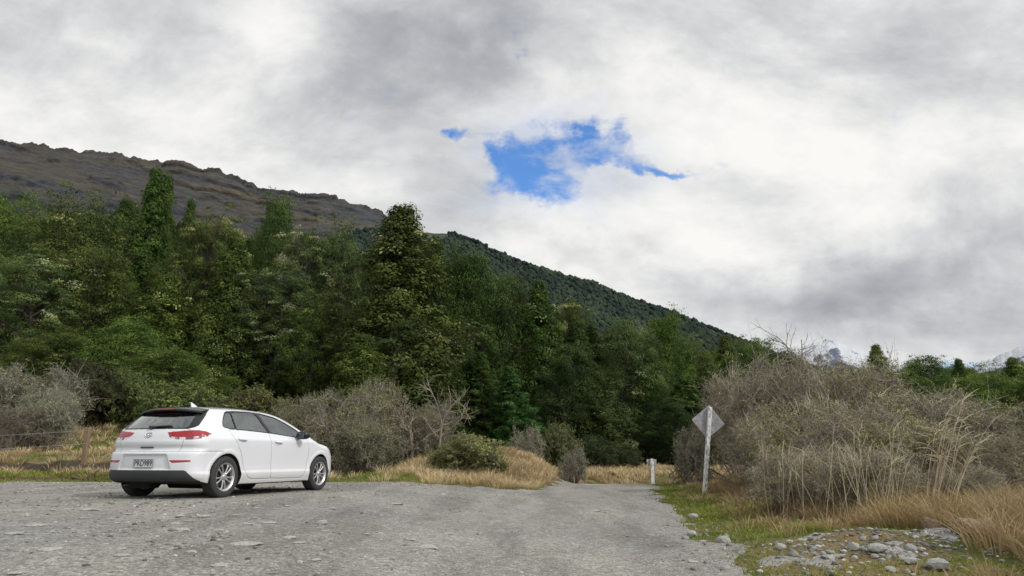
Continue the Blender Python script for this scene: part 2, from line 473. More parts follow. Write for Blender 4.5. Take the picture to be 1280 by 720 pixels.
def rock_v(seed, flat, sub=2, cuts=9):
    V = (ICO2 if sub == 2 else ICO3)[0].copy(); r = rs(seed)
    for i in range(cuts):       # chop planes for angular slabs
        d = r.randn(3); d /= np.linalg.norm(d); k = .55 + .3 * r.rand()
        s = V @ d; V -= np.clip(s - k, 0, 9)[:, None] * d * .92
    V += .05 * r.randn(*V.shape) * (.6 if sub == 2 else .35)
    if sub == 3: V *= (1 + .7 * (fbm(V[:, 0] * 1.6 + V[:, 2], V[:, 1] * 1.6 + seed, 3, seed) - .5))[:, None]
    V *= np.array([1, .6 + .3 * r.rand(), flat])
    return V

def stone_mat(name, a, b, sc=6):
    m = N(name); v = m.coord(); oi = m.n('ShaderNodeObjectInfo')
    n = m.noise(m.mapv(v, (1, 1, 3)), sc, 5); n2 = m.noise(v, sc * 5, 4)
    c = m.mix(m.rng(n, .3, .7), a, b)
    c = m.mix(m.rng(n2, .35, .6, .4, 0), c, tuple(q * .5 for q in a))
    c = m.mix(1.0, c, oi.outputs['Color'], 'MULTIPLY')
    return m.out(m.pbr(c, .85, m.bump(n2, .5, .01), spec=.3))
M['stone'] = stone_mat('schist_stone', (.22, .22, .21), (.42, .42, .40))
M['sandstone'] = stone_mat('sandstone', (.16, .115, .075), (.36, .265, .18), 5)

def loose_gravel():
    r = rs(55); V0, F0 = ICO1
    P = np.concatenate([scatter(15000, -12, 3.5, 4.5, 19, 56, 1.2), scatter(3800, 1.6, 5.5, 5, 11, 57, .5), scatter(1500, -14, -2, 17.5, 19.6, 58, 0)])
    sd = gravel_sd(P[:, 0], P[:, 1]); pat = fbm(P[:, 0] * .8, P[:, 1] * .8, 3, 61)
    c = P[:, 0] - exf(P[:, 1])
    track = (np.exp(-((c + 1.1) / .55) ** 2) + np.exp(-((c + 2.7) / .6) ** 2)) * .9 + .5 * ss(-4, -1.2, c) * ss(.0, -.8, c)
    left = ss(-1, -4, P[:, 0])
    keep = r.rand(len(P)) < np.where(sd > 0, (.12 + .95 * ss(.45, .62, pat) * (.45 + .55 * left)) * (1 - np.clip(track, 0, .85)) , np.where(P[:, 0] > 0, .5 * ss(1.8, .2, -sd), .6 * ss(.8, 0, -sd)))
    P = P[keep]
    Q = np.stack([3.6 + 1.5 * r.randn(9000) * .8, 7.2 + 1.1 * (r.rand(9000) * 2 - 1)], 1); Q = Q[r.rand(9000) < .16 * pilef(Q[:, 0], Q[:, 1])]
    npl = len(Q); P = np.concatenate([P, Q]); n = len(P)
    s = .008 + .024 * r.rand(n) ** 3.2; s[-npl:] = .009 + .034 * r.rand(npl) ** 2.4
    a = r.rand(n) * 6.28; fl = .25 + .4 * r.rand(n); el = .5 + .5 * r.rand(n)
    B = V0[None] * (1 + .35 * (r.rand(n, len(V0), 1) - .5))
    B = B * np.stack([s, s * el, s * fl], 1)[:, None]
    ca, sa = np.cos(a)[:, None], np.sin(a)[:, None]
    X = B[..., 0] * ca - B[..., 1] * sa; Y = B[..., 0] * sa + B[..., 1] * ca
    V = np.stack([X + P[:, 0:1], Y + P[:, 1:2], B[..., 2] + (G(P[:, 0], P[:, 1]) + s * fl * .2)[:, None]], -1)
    Fc = (F0[None] + (np.arange(n) * len(V0))[:, None, None]).reshape(-1, 3)
    m = N('loose_chip'); t = m.attr('tint')
    c = m.ramp(t, [(0, (.08, .075, .066)), (.6, (.19, .185, .17)), (.9, (.36, .355, .34)), (1, (.5, .5, .48))])
    mt = m.out(m.pbr(c, .85, spec=.3))
    o = mesh_obj('loose_gravel', V.reshape(-1, 3), Fc, mt, attr={'tint': np.repeat(r.rand(n), len(V0))})
    tag(o, 'loose grey stone chips scattered over the road surface', 'gravel', kind='stuff')
loose_gravel()

ROCKS = [mesh_obj('stone', rock_v(s, f), ICO2[1], M['stone']).data for s, f in ((1, .16), (2, .2), (3, .14), (4, .28), (5, .5), (6, .6), (7, .45), (8, .18))]
for o in [o for o in COL.objects if o.name.startswith('stone')]: bpy.data.objects.remove(o)
def place_stone(me, x, y, s, rz, label, group, sink=.25, col=1.0, sc=(1, 1, 1), z=None, name='stone', cat='stone', tilt=0.0):
    o = bpy.data.objects.new(name, me); COL.objects.link(o)
    zz = float(G(x, y)) if z is None else z
    hh = max(v.co.z for v in me.vertices) * s * sc[2]
    o.location = (x, y, zz + hh * (1 - 2 * sink)); o.rotation_euler = (tilt, tilt * .6, rz)
    o.scale = (s * sc[0], s * sc[1], s * sc[2]); o.color = (col, col, col * .97, 1)
    tag(o, label, cat, group); return o

def gpt(u, v):
    """where the sight line of a photo pixel meets the terrain"""
    d = pdir(u, v); k = np.concatenate([np.arange(3, 14, .03), np.arange(14, 40, .1)])
    p = d[None] * k[:, None]; hit = EYE + p[:, 2] <= T(p[:, 0], p[:, 1])
    i = int(hit.argmax()) if hit.any() else len(k) - 1
    return p[i, 0], p[i, 1]
def Tfast(x, y): return T(np.array([x]), np.array([y]))[0]

BIG = [((310, 682), 24, 0, 'long thin pale slab, the longest on the gravel left of centre'),
       ((537, 687), 13, 3, 'pointed pale stone lying alone near the middle of the gravel'),
       ((152, 698), 12, 7, 'flat pale stone near the bottom left of the gravel'),
       ((275, 711), 11, 3, 'blocky pale stone closest to the bottom edge left of centre'),
       ((62, 690), 16, 1, 'broad pale slab low at the left of the gravel'),
       ((18, 670), 14, 0, 'pale slab at the far left end of the gravel'),
       ((45, 660), 14, 7, 'pale flat slab left of the car near the left edge'),
       ((112, 640), 14, 0, 'wide pale slab below and left of the car'),
       ((255, 648), 10, 7, 'small pale slab just below the rear wheel of the car'),
       ((218, 657), 8, 1, 'small flat slab below the rear bumper of the car'),
       ((230, 665), 9, 3, 'flat stone with a bright top below the rear bumper of the car'),
       ((336, 656), 12, 2, 'pale flat slab below the doors of the car'),
       ((308, 658), 8, 7, 'small pale slab left of its larger neighbour below the doors of the car'),
       ((403, 657), 8, 4, 'chunky pale stone below and right of the front wheel'),
       ((361, 675), 10, 1, 'flat slab right of the longest slab'),
       ((375, 681), 9, 7, 'small slab right of the longest slab, the nearer one'),
       ((240, 693), 8, 3, 'small pale stone above the blocky stone'),
       ((745, 640), 8, 0, 'thin pale slab lying alone on the wheel track right of centre'),
       ((496, 632), 10, 0, 'pale slab on the gravel right of the car bonnet'),
       ((560, 669), 8, 2, 'small pale slab in the middle of the road'),
       ((150, 690), 8, 1, 'thin slab just above the flat stone at bottom left')]
bigpos = []
for i, ((u, v), w, k, lab) in enumerate(BIG):
    x, y = gpt(u, v); D = y
    s = w * D / F * .95
    bigpos.append((x, y, s))
    place_stone(ROCKS[k], x, y, s, rs(i).rand() * .7 - .35, lab, 'large stones on the gravel', .3, 1.25, (1, .9, .8 if w > 14 else 1.1))
r = rs(88)
k = 0
while k < 210:
    x = -11 + 14 * r.rand(); y = 4.6 + 13 * r.rand() ** 1.3
    if float(gravel_sd(np.array([x]), np.array([y]))[0]) < .1: continue
    c = x - float(exf(y))
    if c > -3.2 and r.rand() < .85: continue
    if any(math.hypot(x - a, y - b) < s + .12 for a, b, s in bigpos): continue
    lx = (x - CARX) * math.cos(CYAW) + (y - CARY) * math.sin(CYAW); ly = -(x - CARX) * math.sin(CYAW) + (y - CARY) * math.cos(CYAW)
    if -1 < lx < 3.8 and abs(ly) < 1.15: continue
    s = .024 + .065 * r.rand() ** 2.2
    place_stone(ROCKS[int(r.choice([0, 1, 2, 3, 7, 7, 0]))], x, y, s, r.rand() * 6.3, 'small flat grey stone lying on the gravel', 'small stones on the gravel', .3, .95 + .45 * r.rand())
    k += 1
# rubble heap at the right verge
r = rs(99)
HEAP = [((1098, 691), 13, 'largest pale rounded rock in the rubble heap at right'), ((1068, 688), 10, 'pale rock left of the largest one in the rubble heap'),
        ((1173, 712), 17, 'pale angular rock at the bottom right of the rubble heap'), ((1138, 705), 10, 'pinkish rock right of the heap beside dry grass'),
        ((975, 687), 8, 'small pale rock at the left end of the rubble heap'), ((867, 648), 8, 'pale rock in the green verge nearest the road'),
        ((865, 670), 9, 'flat pale rock where green verge meets the road'), ((905, 679), 10, 'pale rock on gravel edge above the bottom corner of the road')]
for i, ((u, v), w, lab) in enumerate(HEAP):
    x, y = gpt(u, v); s = w * y / F
    place_stone(ROCKS[4 + i % 3], x, y, s, i * 1.3, lab, 'rocks in the verge rubble', .2, 1.2)
for i in range(80):
    u = r.uniform(962, 1190); v = r.uniform(672, 722) + (u < 1000) * 8
    if i > 58: u = r.uniform(830, 1000); v = r.uniform(640, 715)
    x, y = gpt(u, v)
    s = .022 + .045 * r.rand() ** 2
    place_stone(ROCKS[int(r.randint(3, 7))], x, y, s, r.rand() * 6.3, 'small grey rock among the verge rubble', 'small rocks in the verge rubble', .32, .6 + .5 * r.rand(), tilt=r.rand() * .5)
BME = []
for s in (21, 22, 23):
    o = mesh_obj('boulder', rock_v(s, .62, 3, 7), ICO3[1], M['sandstone'], smooth=True); BME.append(o.data); bpy.data.objects.remove(o)
for (u, v, w, k, lab) in [(1222, 662, 31, 0, 'largest orange sandstone boulder half buried in dry grass at right'),
                          (1166, 650, 16, 1, 'smaller orange sandstone boulder left of the largest one'),
                          (1266, 646, 24, 2, 'orange sandstone boulder at the right edge under the thicket')]:
    x, y = gpt(u, v + 10); s = w * y / F
    place_stone(BME[k], x, y, s, k * 2.1, lab, 'sandstone boulders', .36, .95, (.85, .7, 1.1), name='boulder', cat='boulder')

# ---------------------------------------------------------------- plants
def strands(P, Dr, L, n, r, wander, up=0.0, grav=0.0):
    """grow M polylines; returns (M, n+1, 3)"""
    P = np.asarray(P, float); Dr = np.asarray(Dr, float); Dr = Dr / (np.linalg.norm(Dr, axis=1)[:, None] + 1e-9)
    out = [P]; st = (np.asarray(L) / n)[:, None]
    for i in range(n):
        Dr = Dr + wander * r.randn(*Dr.shape) + np.array([0, 0, up - grav * i / n])
        Dr = Dr / (np.linalg.norm(Dr, axis=1)[:, None] + 1e-9)
        P = P + Dr * st; out.append(P)
    return np.stack(out, 1)

def strand_tubes(S, r0, r1, k=3):
    """tubes for (M, n, 3) polylines"""
    Mn, n, _ = S.shape
    Tg = np.gradient(S, axis=1); Tg /= np.linalg.norm(Tg, axis=2)[..., None] + 1e-9
    ref = np.where(np.abs(Tg[..., 2:3]) < .8, np.array([0, 0, 1.]), np.array([1., 0, 0]))
    A = np.cross(Tg, ref); A /= np.linalg.norm(A, axis=2)[..., None] + 1e-9
    B = np.cross(Tg, A)
    r0 = np.broadcast_to(np.asarray(r0, float), (Mn,)); r1 = np.broadcast_to(np.asarray(r1, float), (Mn,))
    t = np.linspace(0, 1, n)
    rad = (r0[:, None] * (1 - t) + r1[:, None] * t)[..., None]
    a = np.arange(k) * 2 * np.pi / k
    V = S[:, :, None] + (rad * A)[:, :, None] * np.cos(a)[None, None, :, None] + (rad * B)[:, :, None] * np.sin(a)[None, None, :, None]
    j = np.arange(k); jn = (j + 1) % k
    base = (np.arange(Mn)[:, None] * n + np.arange(n - 1)[None])[..., None] * k
    Fc = np.stack([base + j, base + k + j, base + k + jn, base + jn], -1).reshape(-1, 4)
    return V.reshape(-1, 3), Fc

def join(parts):
    Vs, Fs, Ts, o = [], [], [], 0
    for V, Fc, t in parts:
        Vs.append(V); Fs.append(Fc + o); Ts.append(np.full(len(V), t) if np.isscalar(t) else t); o += len(V)
    return np.concatenate(Vs), np.concatenate(Fs), np.concatenate(Ts)

def leaf_quads(P, Nn, size, asp, r):
    n = len(P); Nn = Nn / (np.linalg.norm(Nn, axis=1)[:, None] + 1e-9)
    rv = r.randn(n, 3); A = np.cross(Nn, rv); A /= np.linalg.norm(A, axis=1)[:, None] + 1e-9; B = np.cross(Nn, A)
    s = size[:, None] / 2
    tip = P + A * s * asp; tail = P - A * s * asp
    l = P + B * s * .75 + Nn * s * .15; rr = P - B * s * .75 + Nn * s * .15
    V = np.stack([tail, l, tip, rr], 1).reshape(-1, 3)
    return V, np.arange(n * 4).reshape(n, 4)

def tree_proto(kind, seed):
    """returns (trunk mesh, crown mesh), about 12 m tall"""
    r = rs(seed); H = 12.0
    cfg = dict(cone=(3.4, 60, 105, .66, .12), round=(4.2, 52, 115, .72, .12), spire=(2.5, 60, 100, .52, .11),
               open=(4.0, 48, 105, .46, .10), dense=(4.3, 60, 110, .80, .13), young=(2.9, 64, 95, .46, .12))[kind]
    R, NL, NLV, cr, ls = cfg
    tp = strands([[0, 0, -.3]], [[0, 0, 1]], [H * .93], 10, r, .05, .1)
    V, Fc = strand_tubes(tp, .24, .03, 7)
    parts = [(V, Fc, .3)]
    def prof(t):
        if kind == 'cone': return np.clip(1.05 * (1 - t) ** .85 + .02, 0, 1) * np.clip(.45 + t * 3, 0, 1) * (.86 + .2 * np.sin(t * 19 + seed))
        if kind == 'spire': return np.clip((1 - t) ** .8, 0, 1) * np.clip(.6 + t * 2.5, 0, 1) * (.72 + .38 * np.sin(t * 15 + seed) ** 2)
        if kind == 'young': return np.clip((1 - t) ** .85 + .02, 0, 1)
        if kind == 'dense': return np.sqrt(np.clip(1 - (t * 1.02 - .25) ** 2 / .6, 0.03, 1))
        return np.sqrt(np.clip(1 - ((t - .52) / .52) ** 2, 0.02, 1)) * (.8 + .35 * t)
    t0 = {'cone': .10, 'round': .22, 'spire': .10, 'open': .28, 'dense': .05, 'young': .04}[kind]
    t = t0 + (1.0 - t0) * ((np.arange(NL) + r.rand(NL)) / NL) ** .85
    az = np.arange(NL) * 2.39996 + r.randn(NL) * .5
    zt = t * H * .95
    k = np.clip(t * 10, 0, 9.99); i0 = k.astype(int); fr = (k - i0)[:, None]
    base = tp[0][i0] * (1 - fr) + tp[0][np.minimum(i0 + 1, 10)] * fr
    lobes = .78 + .32 * np.sin(az * 2 + seed) + .25 * (r.rand(NL) - .5)
    L = R * prof(t) * np.clip(lobes, .45, 1.2)
    pitch = R_(12) + R_(40) * t ** 2 + r.randn(NL) * .12
    Dv = np.stack([np.cos(az) * np.cos(pitch), np.sin(az) * np.cos(pitch), np.sin(pitch)], 1)
    S = strands(base - Dv * .1, Dv, L + .3, 6, r, .10, .05)
    V, Fc = strand_tubes(S, .03 + .018 * L, .012, 4); parts.append((V, Fc, .35))
    # secondary boughs
    ns = 3; bi = np.repeat(np.arange(NL), ns); q = r.uniform(.35, .95, NL * ns)
    kk = np.clip(q * 6, 0, 5.99); i1 = kk.astype(int); f1 = (kk - i1)[:, None]
    bp = S[bi, i1] * (1 - f1) + S[bi, i1 + 1] * f1
    d2 = Dv[bi] + r.randn(NL * ns, 3) * [.7, .7, .25]
    S2 = strands(bp, d2, L[bi] * r.uniform(.25, .5, NL * ns) + .25, 4, r, .15, .05)
    V, Fc = strand_tubes(S2, .03, .008, 3); parts.append((V, Fc, .5))
    if kind == 'open' or kind == 'cone':       # dead twiggy ends sticking out
        m = r.rand(len(S2)) < (.5 if kind == 'open' else .2)
        S3 = strands(S2[m][:, -1], d2[m] + r.randn(m.sum(), 3) * .3 + [0, 0, .5], r.uniform(.4, 1.0, m.sum()), 4, r, .2, .05)
        V, Fc = strand_tubes(S3, .016, .006, 3); parts.append((V, Fc, .8))
    tv, tf, _ = join(parts)
    # foliage sprays
    C = np.concatenate([S2[:, -1], S2[:, 2][::2], S[:, -1], S[:, 4][::2]] + ([tp[0][-2:-1]] if kind != 'round' else []))
    C = C + r.randn(*C.shape) * [.15, .15, .1]
    nc = len(C); rad = cr * (.55 + .75 * r.rand(nc)) * (1 - .58 * np.clip(C[:, 2] / H, 0, 1) ** 1.5 * (kind in ('cone', 'spire', 'young')))
    nl = (NLV * (rad / cr) ** 1.5).astype(int)
    nl = np.maximum(8, (nl * (15000 / nl.sum())).astype(int))
    ci = np.repeat(np.arange(nc), nl); n = len(ci); lump = .7 + .6 * r.rand(nc, 6)
    d = r.randn(n, 3); d /= np.linalg.norm(d, axis=1)[:, None]; d[:, 2] = np.where(d[:, 2] < -.2, -d[:, 2] * .6, d[:, 2])
    q = r.rand(n) ** .33 * lump[ci, ((np.arctan2(d[:, 1], d[:, 0]) + 3.1416) * .95).astype(int)]
    sq = {'open': .5, 'round': .62, 'dense': .72}.get(kind, .8)
    off = d * (q * rad[ci])[:, None] * np.array([1.12, 1.12, sq])
    outw = C.copy(); outw[:, 2] = 0; outw /= np.linalg.norm(outw, axis=1)[:, None] + .3
    off[:, 2] -= .22 * (off[:, 0] * outw[ci, 0] + off[:, 1] * outw[ci, 1])      # sprays droop at the tips
    P = C[ci] + off
    Nn = d * [1.1, 1.1, 1.3] + outw[ci] * .3 + np.array([0, 0, .4]) + r.randn(n, 3) * .42
    V, Fc = leaf_quads(P, Nn, ls * (.6 + .8 * r.rand(n)), 1.25, r)
    ct = .2 + .5 * r.rand(nc) ** 1.2
    lich = r.rand(nc) < {'open': .16, 'cone': .05, 'round': .04}.get(kind, .01)
    ct[lich] = .93
    # billowing lumps over the crown envelope
    ne = {'cone': 210, 'spire': 170, 'young': 190, 'open': 120, 'round': 170, 'dense': 190}[kind]
    te = np.clip(t0 + .02 + (1.0 - t0) * (np.arange(ne) + r.rand(ne)) / ne, 0, .985) ** .92; ae = np.arange(ne) * 2.39996 + r.randn(ne) * .35
    lob = .82 + .20 * np.sin(ae * 2 + seed + te * 5) + .13 * np.sin(ae * 3 + te * 11 + seed)
    re_ = R * prof(te) * lob * r.uniform(.58, 1.06, ne) + .05
    i3 = np.clip((te * 10).astype(int), 0, 9)
    C2 = np.stack([tp[0][i3, 0] + np.cos(ae) * re_, tp[0][i3, 1] + np.sin(ae) * re_, te * H * .95], 1)
    big_ = {'cone': .78, 'spire': .62, 'young': .55, 'open': .70, 'round': .98, 'dense': 1.0}[kind]
    r2 = big_ * (.6 + .7 * r.rand(ne)) * (1 - .5 * te ** 2 * (kind in ('cone', 'spire', 'young')))
    nl2 = (r2 ** 2 / (r2 ** 2).sum() * 34000).astype(int)
    c2i = np.repeat(np.arange(ne), nl2); n2_ = len(c2i)
    d2_ = r.randn(n2_, 3); d2_ /= np.linalg.norm(d2_, axis=1)[:, None]
    o2_ = np.stack([np.cos(ae), np.sin(ae), .5 + 0 * ae], 1)[c2i]; o2_ /= np.linalg.norm(o2_, axis=1)[:, None]
    dt_ = (d2_ * o2_).sum(1); d2_ = np.where((dt_ < -.35)[:, None], d2_ - 2 * dt_[:, None] * o2_, d2_)
    lp = .62 + .62 * r.rand(ne, 24); q2 = (r.rand(n2_) ** .22) * lp[c2i, (((np.arctan2(d2_[:, 1], d2_[:, 0]) + 3.1416) / 6.2832 * 7.99).astype(int) % 8) * 3 + np.clip((d2_[:, 2] + 1) * 1.5, 0, 2).astype(int)]
    P2 = C2[c2i] + d2_ * (q2 * r2[c2i])[:, None] * [1, 1, .82]
    V2, F2 = leaf_quads(P2, d2_ * 1.3 + [0, 0, .35] + r.randn(n2_, 3) * .30, ls * .78 * (.6 + .8 * r.rand(n2_)), 1.3, r)
    ct2 = .16 + .5 * r.rand(ne) ** 1.1; ct2[r.rand(ne) < {'open': .12, 'cone': .05, 'round': .04}.get(kind, .0)] = .9
    tint2 = np.clip(ct2[c2i] + .05 * r.randn(n2_) + .18 * d2_[:, 2], 0, 1)  # lump tops lighter, undersides darker: shading put into the leaf tint
    tint = np.clip(ct[ci] + .05 * r.randn(n) + .14 * d[:, 2], 0, 1)  # sprays get the same top-to-underside shading in their tint
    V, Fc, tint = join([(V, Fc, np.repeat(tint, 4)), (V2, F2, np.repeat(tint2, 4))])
    zm = np.percentile(V[:, 2], 99.7); rm = np.percentile(np.hypot(V[:, 0], V[:, 1]), 97)
    for q_ in (tv, V): q_ *= np.array([4 / rm, 4 / rm, 12.0 / zm])
    trunk = mesh_obj('trunk', tv, tf, M['bark'], smooth=True).data
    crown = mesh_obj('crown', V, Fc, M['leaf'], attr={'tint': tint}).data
    for o in [o for o in COL.objects if o.data in (trunk, crown)]: bpy.data.objects.remove(o)
    return trunk, crown

TP = {}
for i, kd in enumerate(['cone', 'cone', 'round', 'round', 'spire', 'open', 'dense', 'dense', 'young']):
    TP.setdefault(kd, []).append(tree_proto(kd, 200 + i))

def put_tree(x, y, top, wid, kind, var, col, label, group, rz, base=None, cat='tree', name='forest_tree'):
    z = float(Tfast(x, y)) if base is None else base
    H = top - z
    root = empty(name, (x, y, z), rz)
    tag(root, label, cat, group)
    root.scale = (wid / 8, wid / 8, H / 12.0)
    tr, cr = TP[kind][var % len(TP[kind])]
    a = bpy.data.objects.new('trunk', tr); b = bpy.data.objects.new('crown', cr)
    for o in (a, b): COL.objects.link(o); o.parent = root
    b.color = (*col, 1)
    return root

DK = (.80, .98, .66); MD = (1.15, 1.25, .85); OL = (1.12, 1.10, .80); GY = (1.18, 1.20, 1.20); BR = (1.2, 1.4, .8); YG = (1.15, 1.2, .75)
# (top pixel, width px, northing, kind, colour, label)
FT = [
 ((8, 245), 120, 52, 'round', 0, MD, 'rounded green tree at the far left edge of the forest skyline'),
 ((92, 236), 170, 48, 'round', 1, MD, 'broad rounded green tree left of the tall twin topped dark tree'),
 ((196, 210), 78, 53, 'spire', 0, DK, 'tallest dark tree on the left skyline with a twin pointed top'),
 ((218, 222), 50, 54, 'spire', 0, DK, 'second dark pointed top just right of the tallest tree at left'),
 ((238, 252), 50, 56, 'cone', 1, DK, 'small dark tree poking up right of the tallest pair at left'),
 ((268, 268), 120, 47, 'open', 0, OL, 'olive tree with pale dead twigs below the skyline left of centre'),
 ((338, 243), 84, 52, 'dense', 0, DK, 'dark dense round topped tree on the skyline above the car'),
 ((300, 292), 110, 44, 'cone', 0, OL, 'olive grey tree standing right behind the car roof'),
 ((385, 283), 100, 48, 'open', 0, GY, 'greyish lichen hung tree left of the big cone shaped tree'),
 ((436, 274), 100, 50, 'round', 1, GY, 'pale silvery topped tree touching the left side of the big cone shaped tree'),
 ((492, 260), 180, 43, 'cone', 1, (.95, 1.0, .78), 'biggest cone shaped olive green tree with ragged pointed top at centre left'),
 ((548, 300), 70, 55, 'spire', 0, DK, 'dark narrow tree right behind the biggest cone shaped tree'),
 ((588, 310), 112, 53, 'dense', 1, DK, 'dark green dome topped tree right of the biggest cone shaped tree'),
 ((632, 345), 80, 56, 'round', 0, DK, 'dark tree between the dome topped tree and the bright pointed one'),
 ((668, 352), 90, 56, 'cone', 1, (.9, 1.05, .7), 'yellowish green pointed tree in the middle of the forest'),
 ((716, 372), 76, 60, 'open', 0, OL, 'olive tree with sparse top right of the yellowish pointed tree'),
 ((735, 378), 80, 64, 'cone', 0, OL, 'ragged olive tree behind the sparse topped one right of centre'),
 ((772, 402), 100, 58, 'round', 0, GY, 'grey green billowy tree right of centre'),
 ((830, 396), 84, 70, 'dense', 1, BR, 'bright green leafy tree on the skyline above the marker post'),
 ((868, 418), 70, 76, 'round', 1, MD, 'green tree stepping down right of the bright leafy tree'),
 ((905, 420), 66, 84, 'cone', 1, MD, 'pointed green tree above the left end of the grey thicket'),
 ((940, 424), 70, 90, 'round', 0, MD, 'round green tree behind the left top of the grey thicket'),
 ((60, 322), 150, 42, 'open', 0, GY, 'grey green spreading tree in the front row at far left'),
 ((135, 315), 140, 44, 'round', 0, OL, 'layered olive tree in the front row below the tallest tree'),
 ((205, 345), 110, 43, 'cone', 1, MD, 'mid green tree in the front row left of the car'),
 ((60, 408), 120, 37, 'round', 1, YG, 'light yellow green low tree at the forest foot on the far left'),
 ((150, 400), 110, 38, 'dense', 0, MD, 'low mid green tree at the forest foot above the rear of the car'),
 ((225, 440), 120, 34, 'round', 0, (1.1, 1.2, .8), 'pale green bushy tree above the car tailgate'),
 ((348, 335), 130, 45, 'open', 0, GY, 'grey green tree in the front row above the car bonnet'),
 ((395, 365), 90, 44, 'round', 1, OL, 'small olive tree against the left foot of the biggest cone shaped tree'),
 ((460, 420), 100, 36, 'cone', 1, YG, 'low yellow green tree at the foot of the biggest cone shaped tree'),
 ((528, 430), 90, 42, 'cone', 0, OL, 'low olive tree at the right foot of the biggest cone shaped tree'),
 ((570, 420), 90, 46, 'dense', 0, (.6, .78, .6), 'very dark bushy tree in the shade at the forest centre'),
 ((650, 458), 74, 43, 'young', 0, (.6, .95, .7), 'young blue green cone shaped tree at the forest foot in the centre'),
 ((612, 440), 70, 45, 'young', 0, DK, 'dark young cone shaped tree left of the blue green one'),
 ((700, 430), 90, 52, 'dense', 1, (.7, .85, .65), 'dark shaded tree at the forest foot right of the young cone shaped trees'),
 ((760, 452), 90, 52, 'cone', 0, (.95, 1.02, .85), 'dim grey green tree at the forest foot left of the marker post'),
 ((838, 470), 84, 55, 'young', 0, (.95, 1.12, .8), 'young cone shaped tree standing above the marker post'),
 ((800, 440), 70, 58, 'dense', 0, (.75, .9, .7), 'dark bushy tree just left of the young one above the marker post'),
 ((880, 455), 80, 62, 'cone', 1, MD, 'mid green tree behind the diamond sign'),
 ((925, 460), 90, 60, 'round', 0, (.8, .95, .75), 'green tree hidden behind the left shoulder of the grey thicket'),
 ((1100, 434), 62, 76, 'cone', 0, MD, 'dark open crowned tree rising above the thicket left of the far peaks'),
 ((1155, 446), 70, 80, 'round', 0, DK, 'dark ragged tree in the middle of the right skyline row'),
 ((1192, 449), 50, 82, 'cone', 0, DK, 'small dark tree right of the ragged one on the right skyline'),
 ((1248, 448), 66, 85, 'cone', 0, MD, 'pointed green tree under the right snowy peak'),
 ((1125, 455), 90, 68, 'round', 1, BR, 'bright green round tree behind the thicket top at right'),
 ((1180, 470), 110, 62, 'dense', 0, BR, 'broad bright green tree on the right, nearest of its row'),
 ((1232, 470), 100, 66, 'round', 0, BR, 'light green round tree right of the broad bright one'),
 ((1285, 465), 90, 64, 'dense', 1, BR, 'bright green tree cut by the right edge of the view'),
 ((1210, 492), 100, 52, 'dense', 1, OL, 'brownish green low tree just above the right part of the thicket'),
 ((1080, 462), 80, 72, 'round', 0, MD, 'green round tree behind the crest of the thicket'),
 ((1040, 455), 80, 84, 'round', 1, DK, 'dark green tree behind the highest part of the thicket'),
 ((990, 440), 80, 95, 'round', 0, DK, 'distant dark tree under the bare branches above the thicket'),
]
for i, (tp, wp, Y, kind, var, col, lab) in enumerate(FT):
    p = at(tp[0], tp[1], Y); dist = Y
    rr = rs(i + 5)
    j = .10 * (rr.rand(3) - .5) + 1 + .36 * (rr.rand() - .5)
    put_tree(p[0], Y, p[2], wp * dist / F * 1.12, kind, var, tuple(c * q for c, q in zip(col, j)), lab, 'trees along the forest edge', rr.rand() * 6.28)
# denser ranks behind, shade put into darker leaf colours to set off front crowns
r = rs(71); xsr = []
for row, (Yr, top0) in enumerate([(58, 16), (66, 0), (76, 0), (50, 0)]):
    for q in range(26):
        u = -170 + q * 44 + r.uniform(-14, 14)
        if row == 3 and u > 620: continue
        vs = np.interp(u, [-200, 10, 90, 200, 270, 340, 440, 490, 590, 670, 735, 830, 940, 1000], [255, 262, 252, 240, 285, 268, 300, 290, 330, 372, 395, 415, 436, 446])
        Y = Yr + r.uniform(-3, 3) + (25 if u > 780 else 0)
        vv = vs + (8 + 20 * r.rand() if row < 3 else 90 + 60 * r.rand())
        p = at(u, vv, Y)
        kd = ['cone', 'round', 'dense', 'spire', 'dense'][r.randint(5)]
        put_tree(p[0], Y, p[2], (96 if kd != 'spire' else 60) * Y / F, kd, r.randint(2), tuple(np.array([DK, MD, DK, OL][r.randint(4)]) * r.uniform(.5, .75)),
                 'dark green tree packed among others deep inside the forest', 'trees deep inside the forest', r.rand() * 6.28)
for q in range(22):      # forest floor scrub closing gaps under the crowns, shade put into its colour
    u = -60 + q * 46 + r.uniform(-12, 12); Y = 40 + r.uniform(0, 5) + (10 if u > 560 else 0)
    p = at(u, r.uniform(500, 530) - (15 if u < 300 else 0), Y)
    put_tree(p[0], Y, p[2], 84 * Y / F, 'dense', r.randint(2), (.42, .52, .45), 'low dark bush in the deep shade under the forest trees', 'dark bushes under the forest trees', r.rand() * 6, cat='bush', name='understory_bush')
for q in range(16):      # ranks behind the thicket on the right
    u = 1000 + q * 24 + r.uniform(-8, 8); Y = 90 + r.uniform(-5, 12)
    p = at(u, r.uniform(452, 466), Y)
    put_tree(p[0], Y, p[2], 74 * Y / F, ['round', 'dense'][q % 2], q // 2, tuple(np.array(BR) * r.uniform(.75, 1)), 'green tree in the far row behind the right thicket', 'far row of trees on the right', r.rand() * 6)

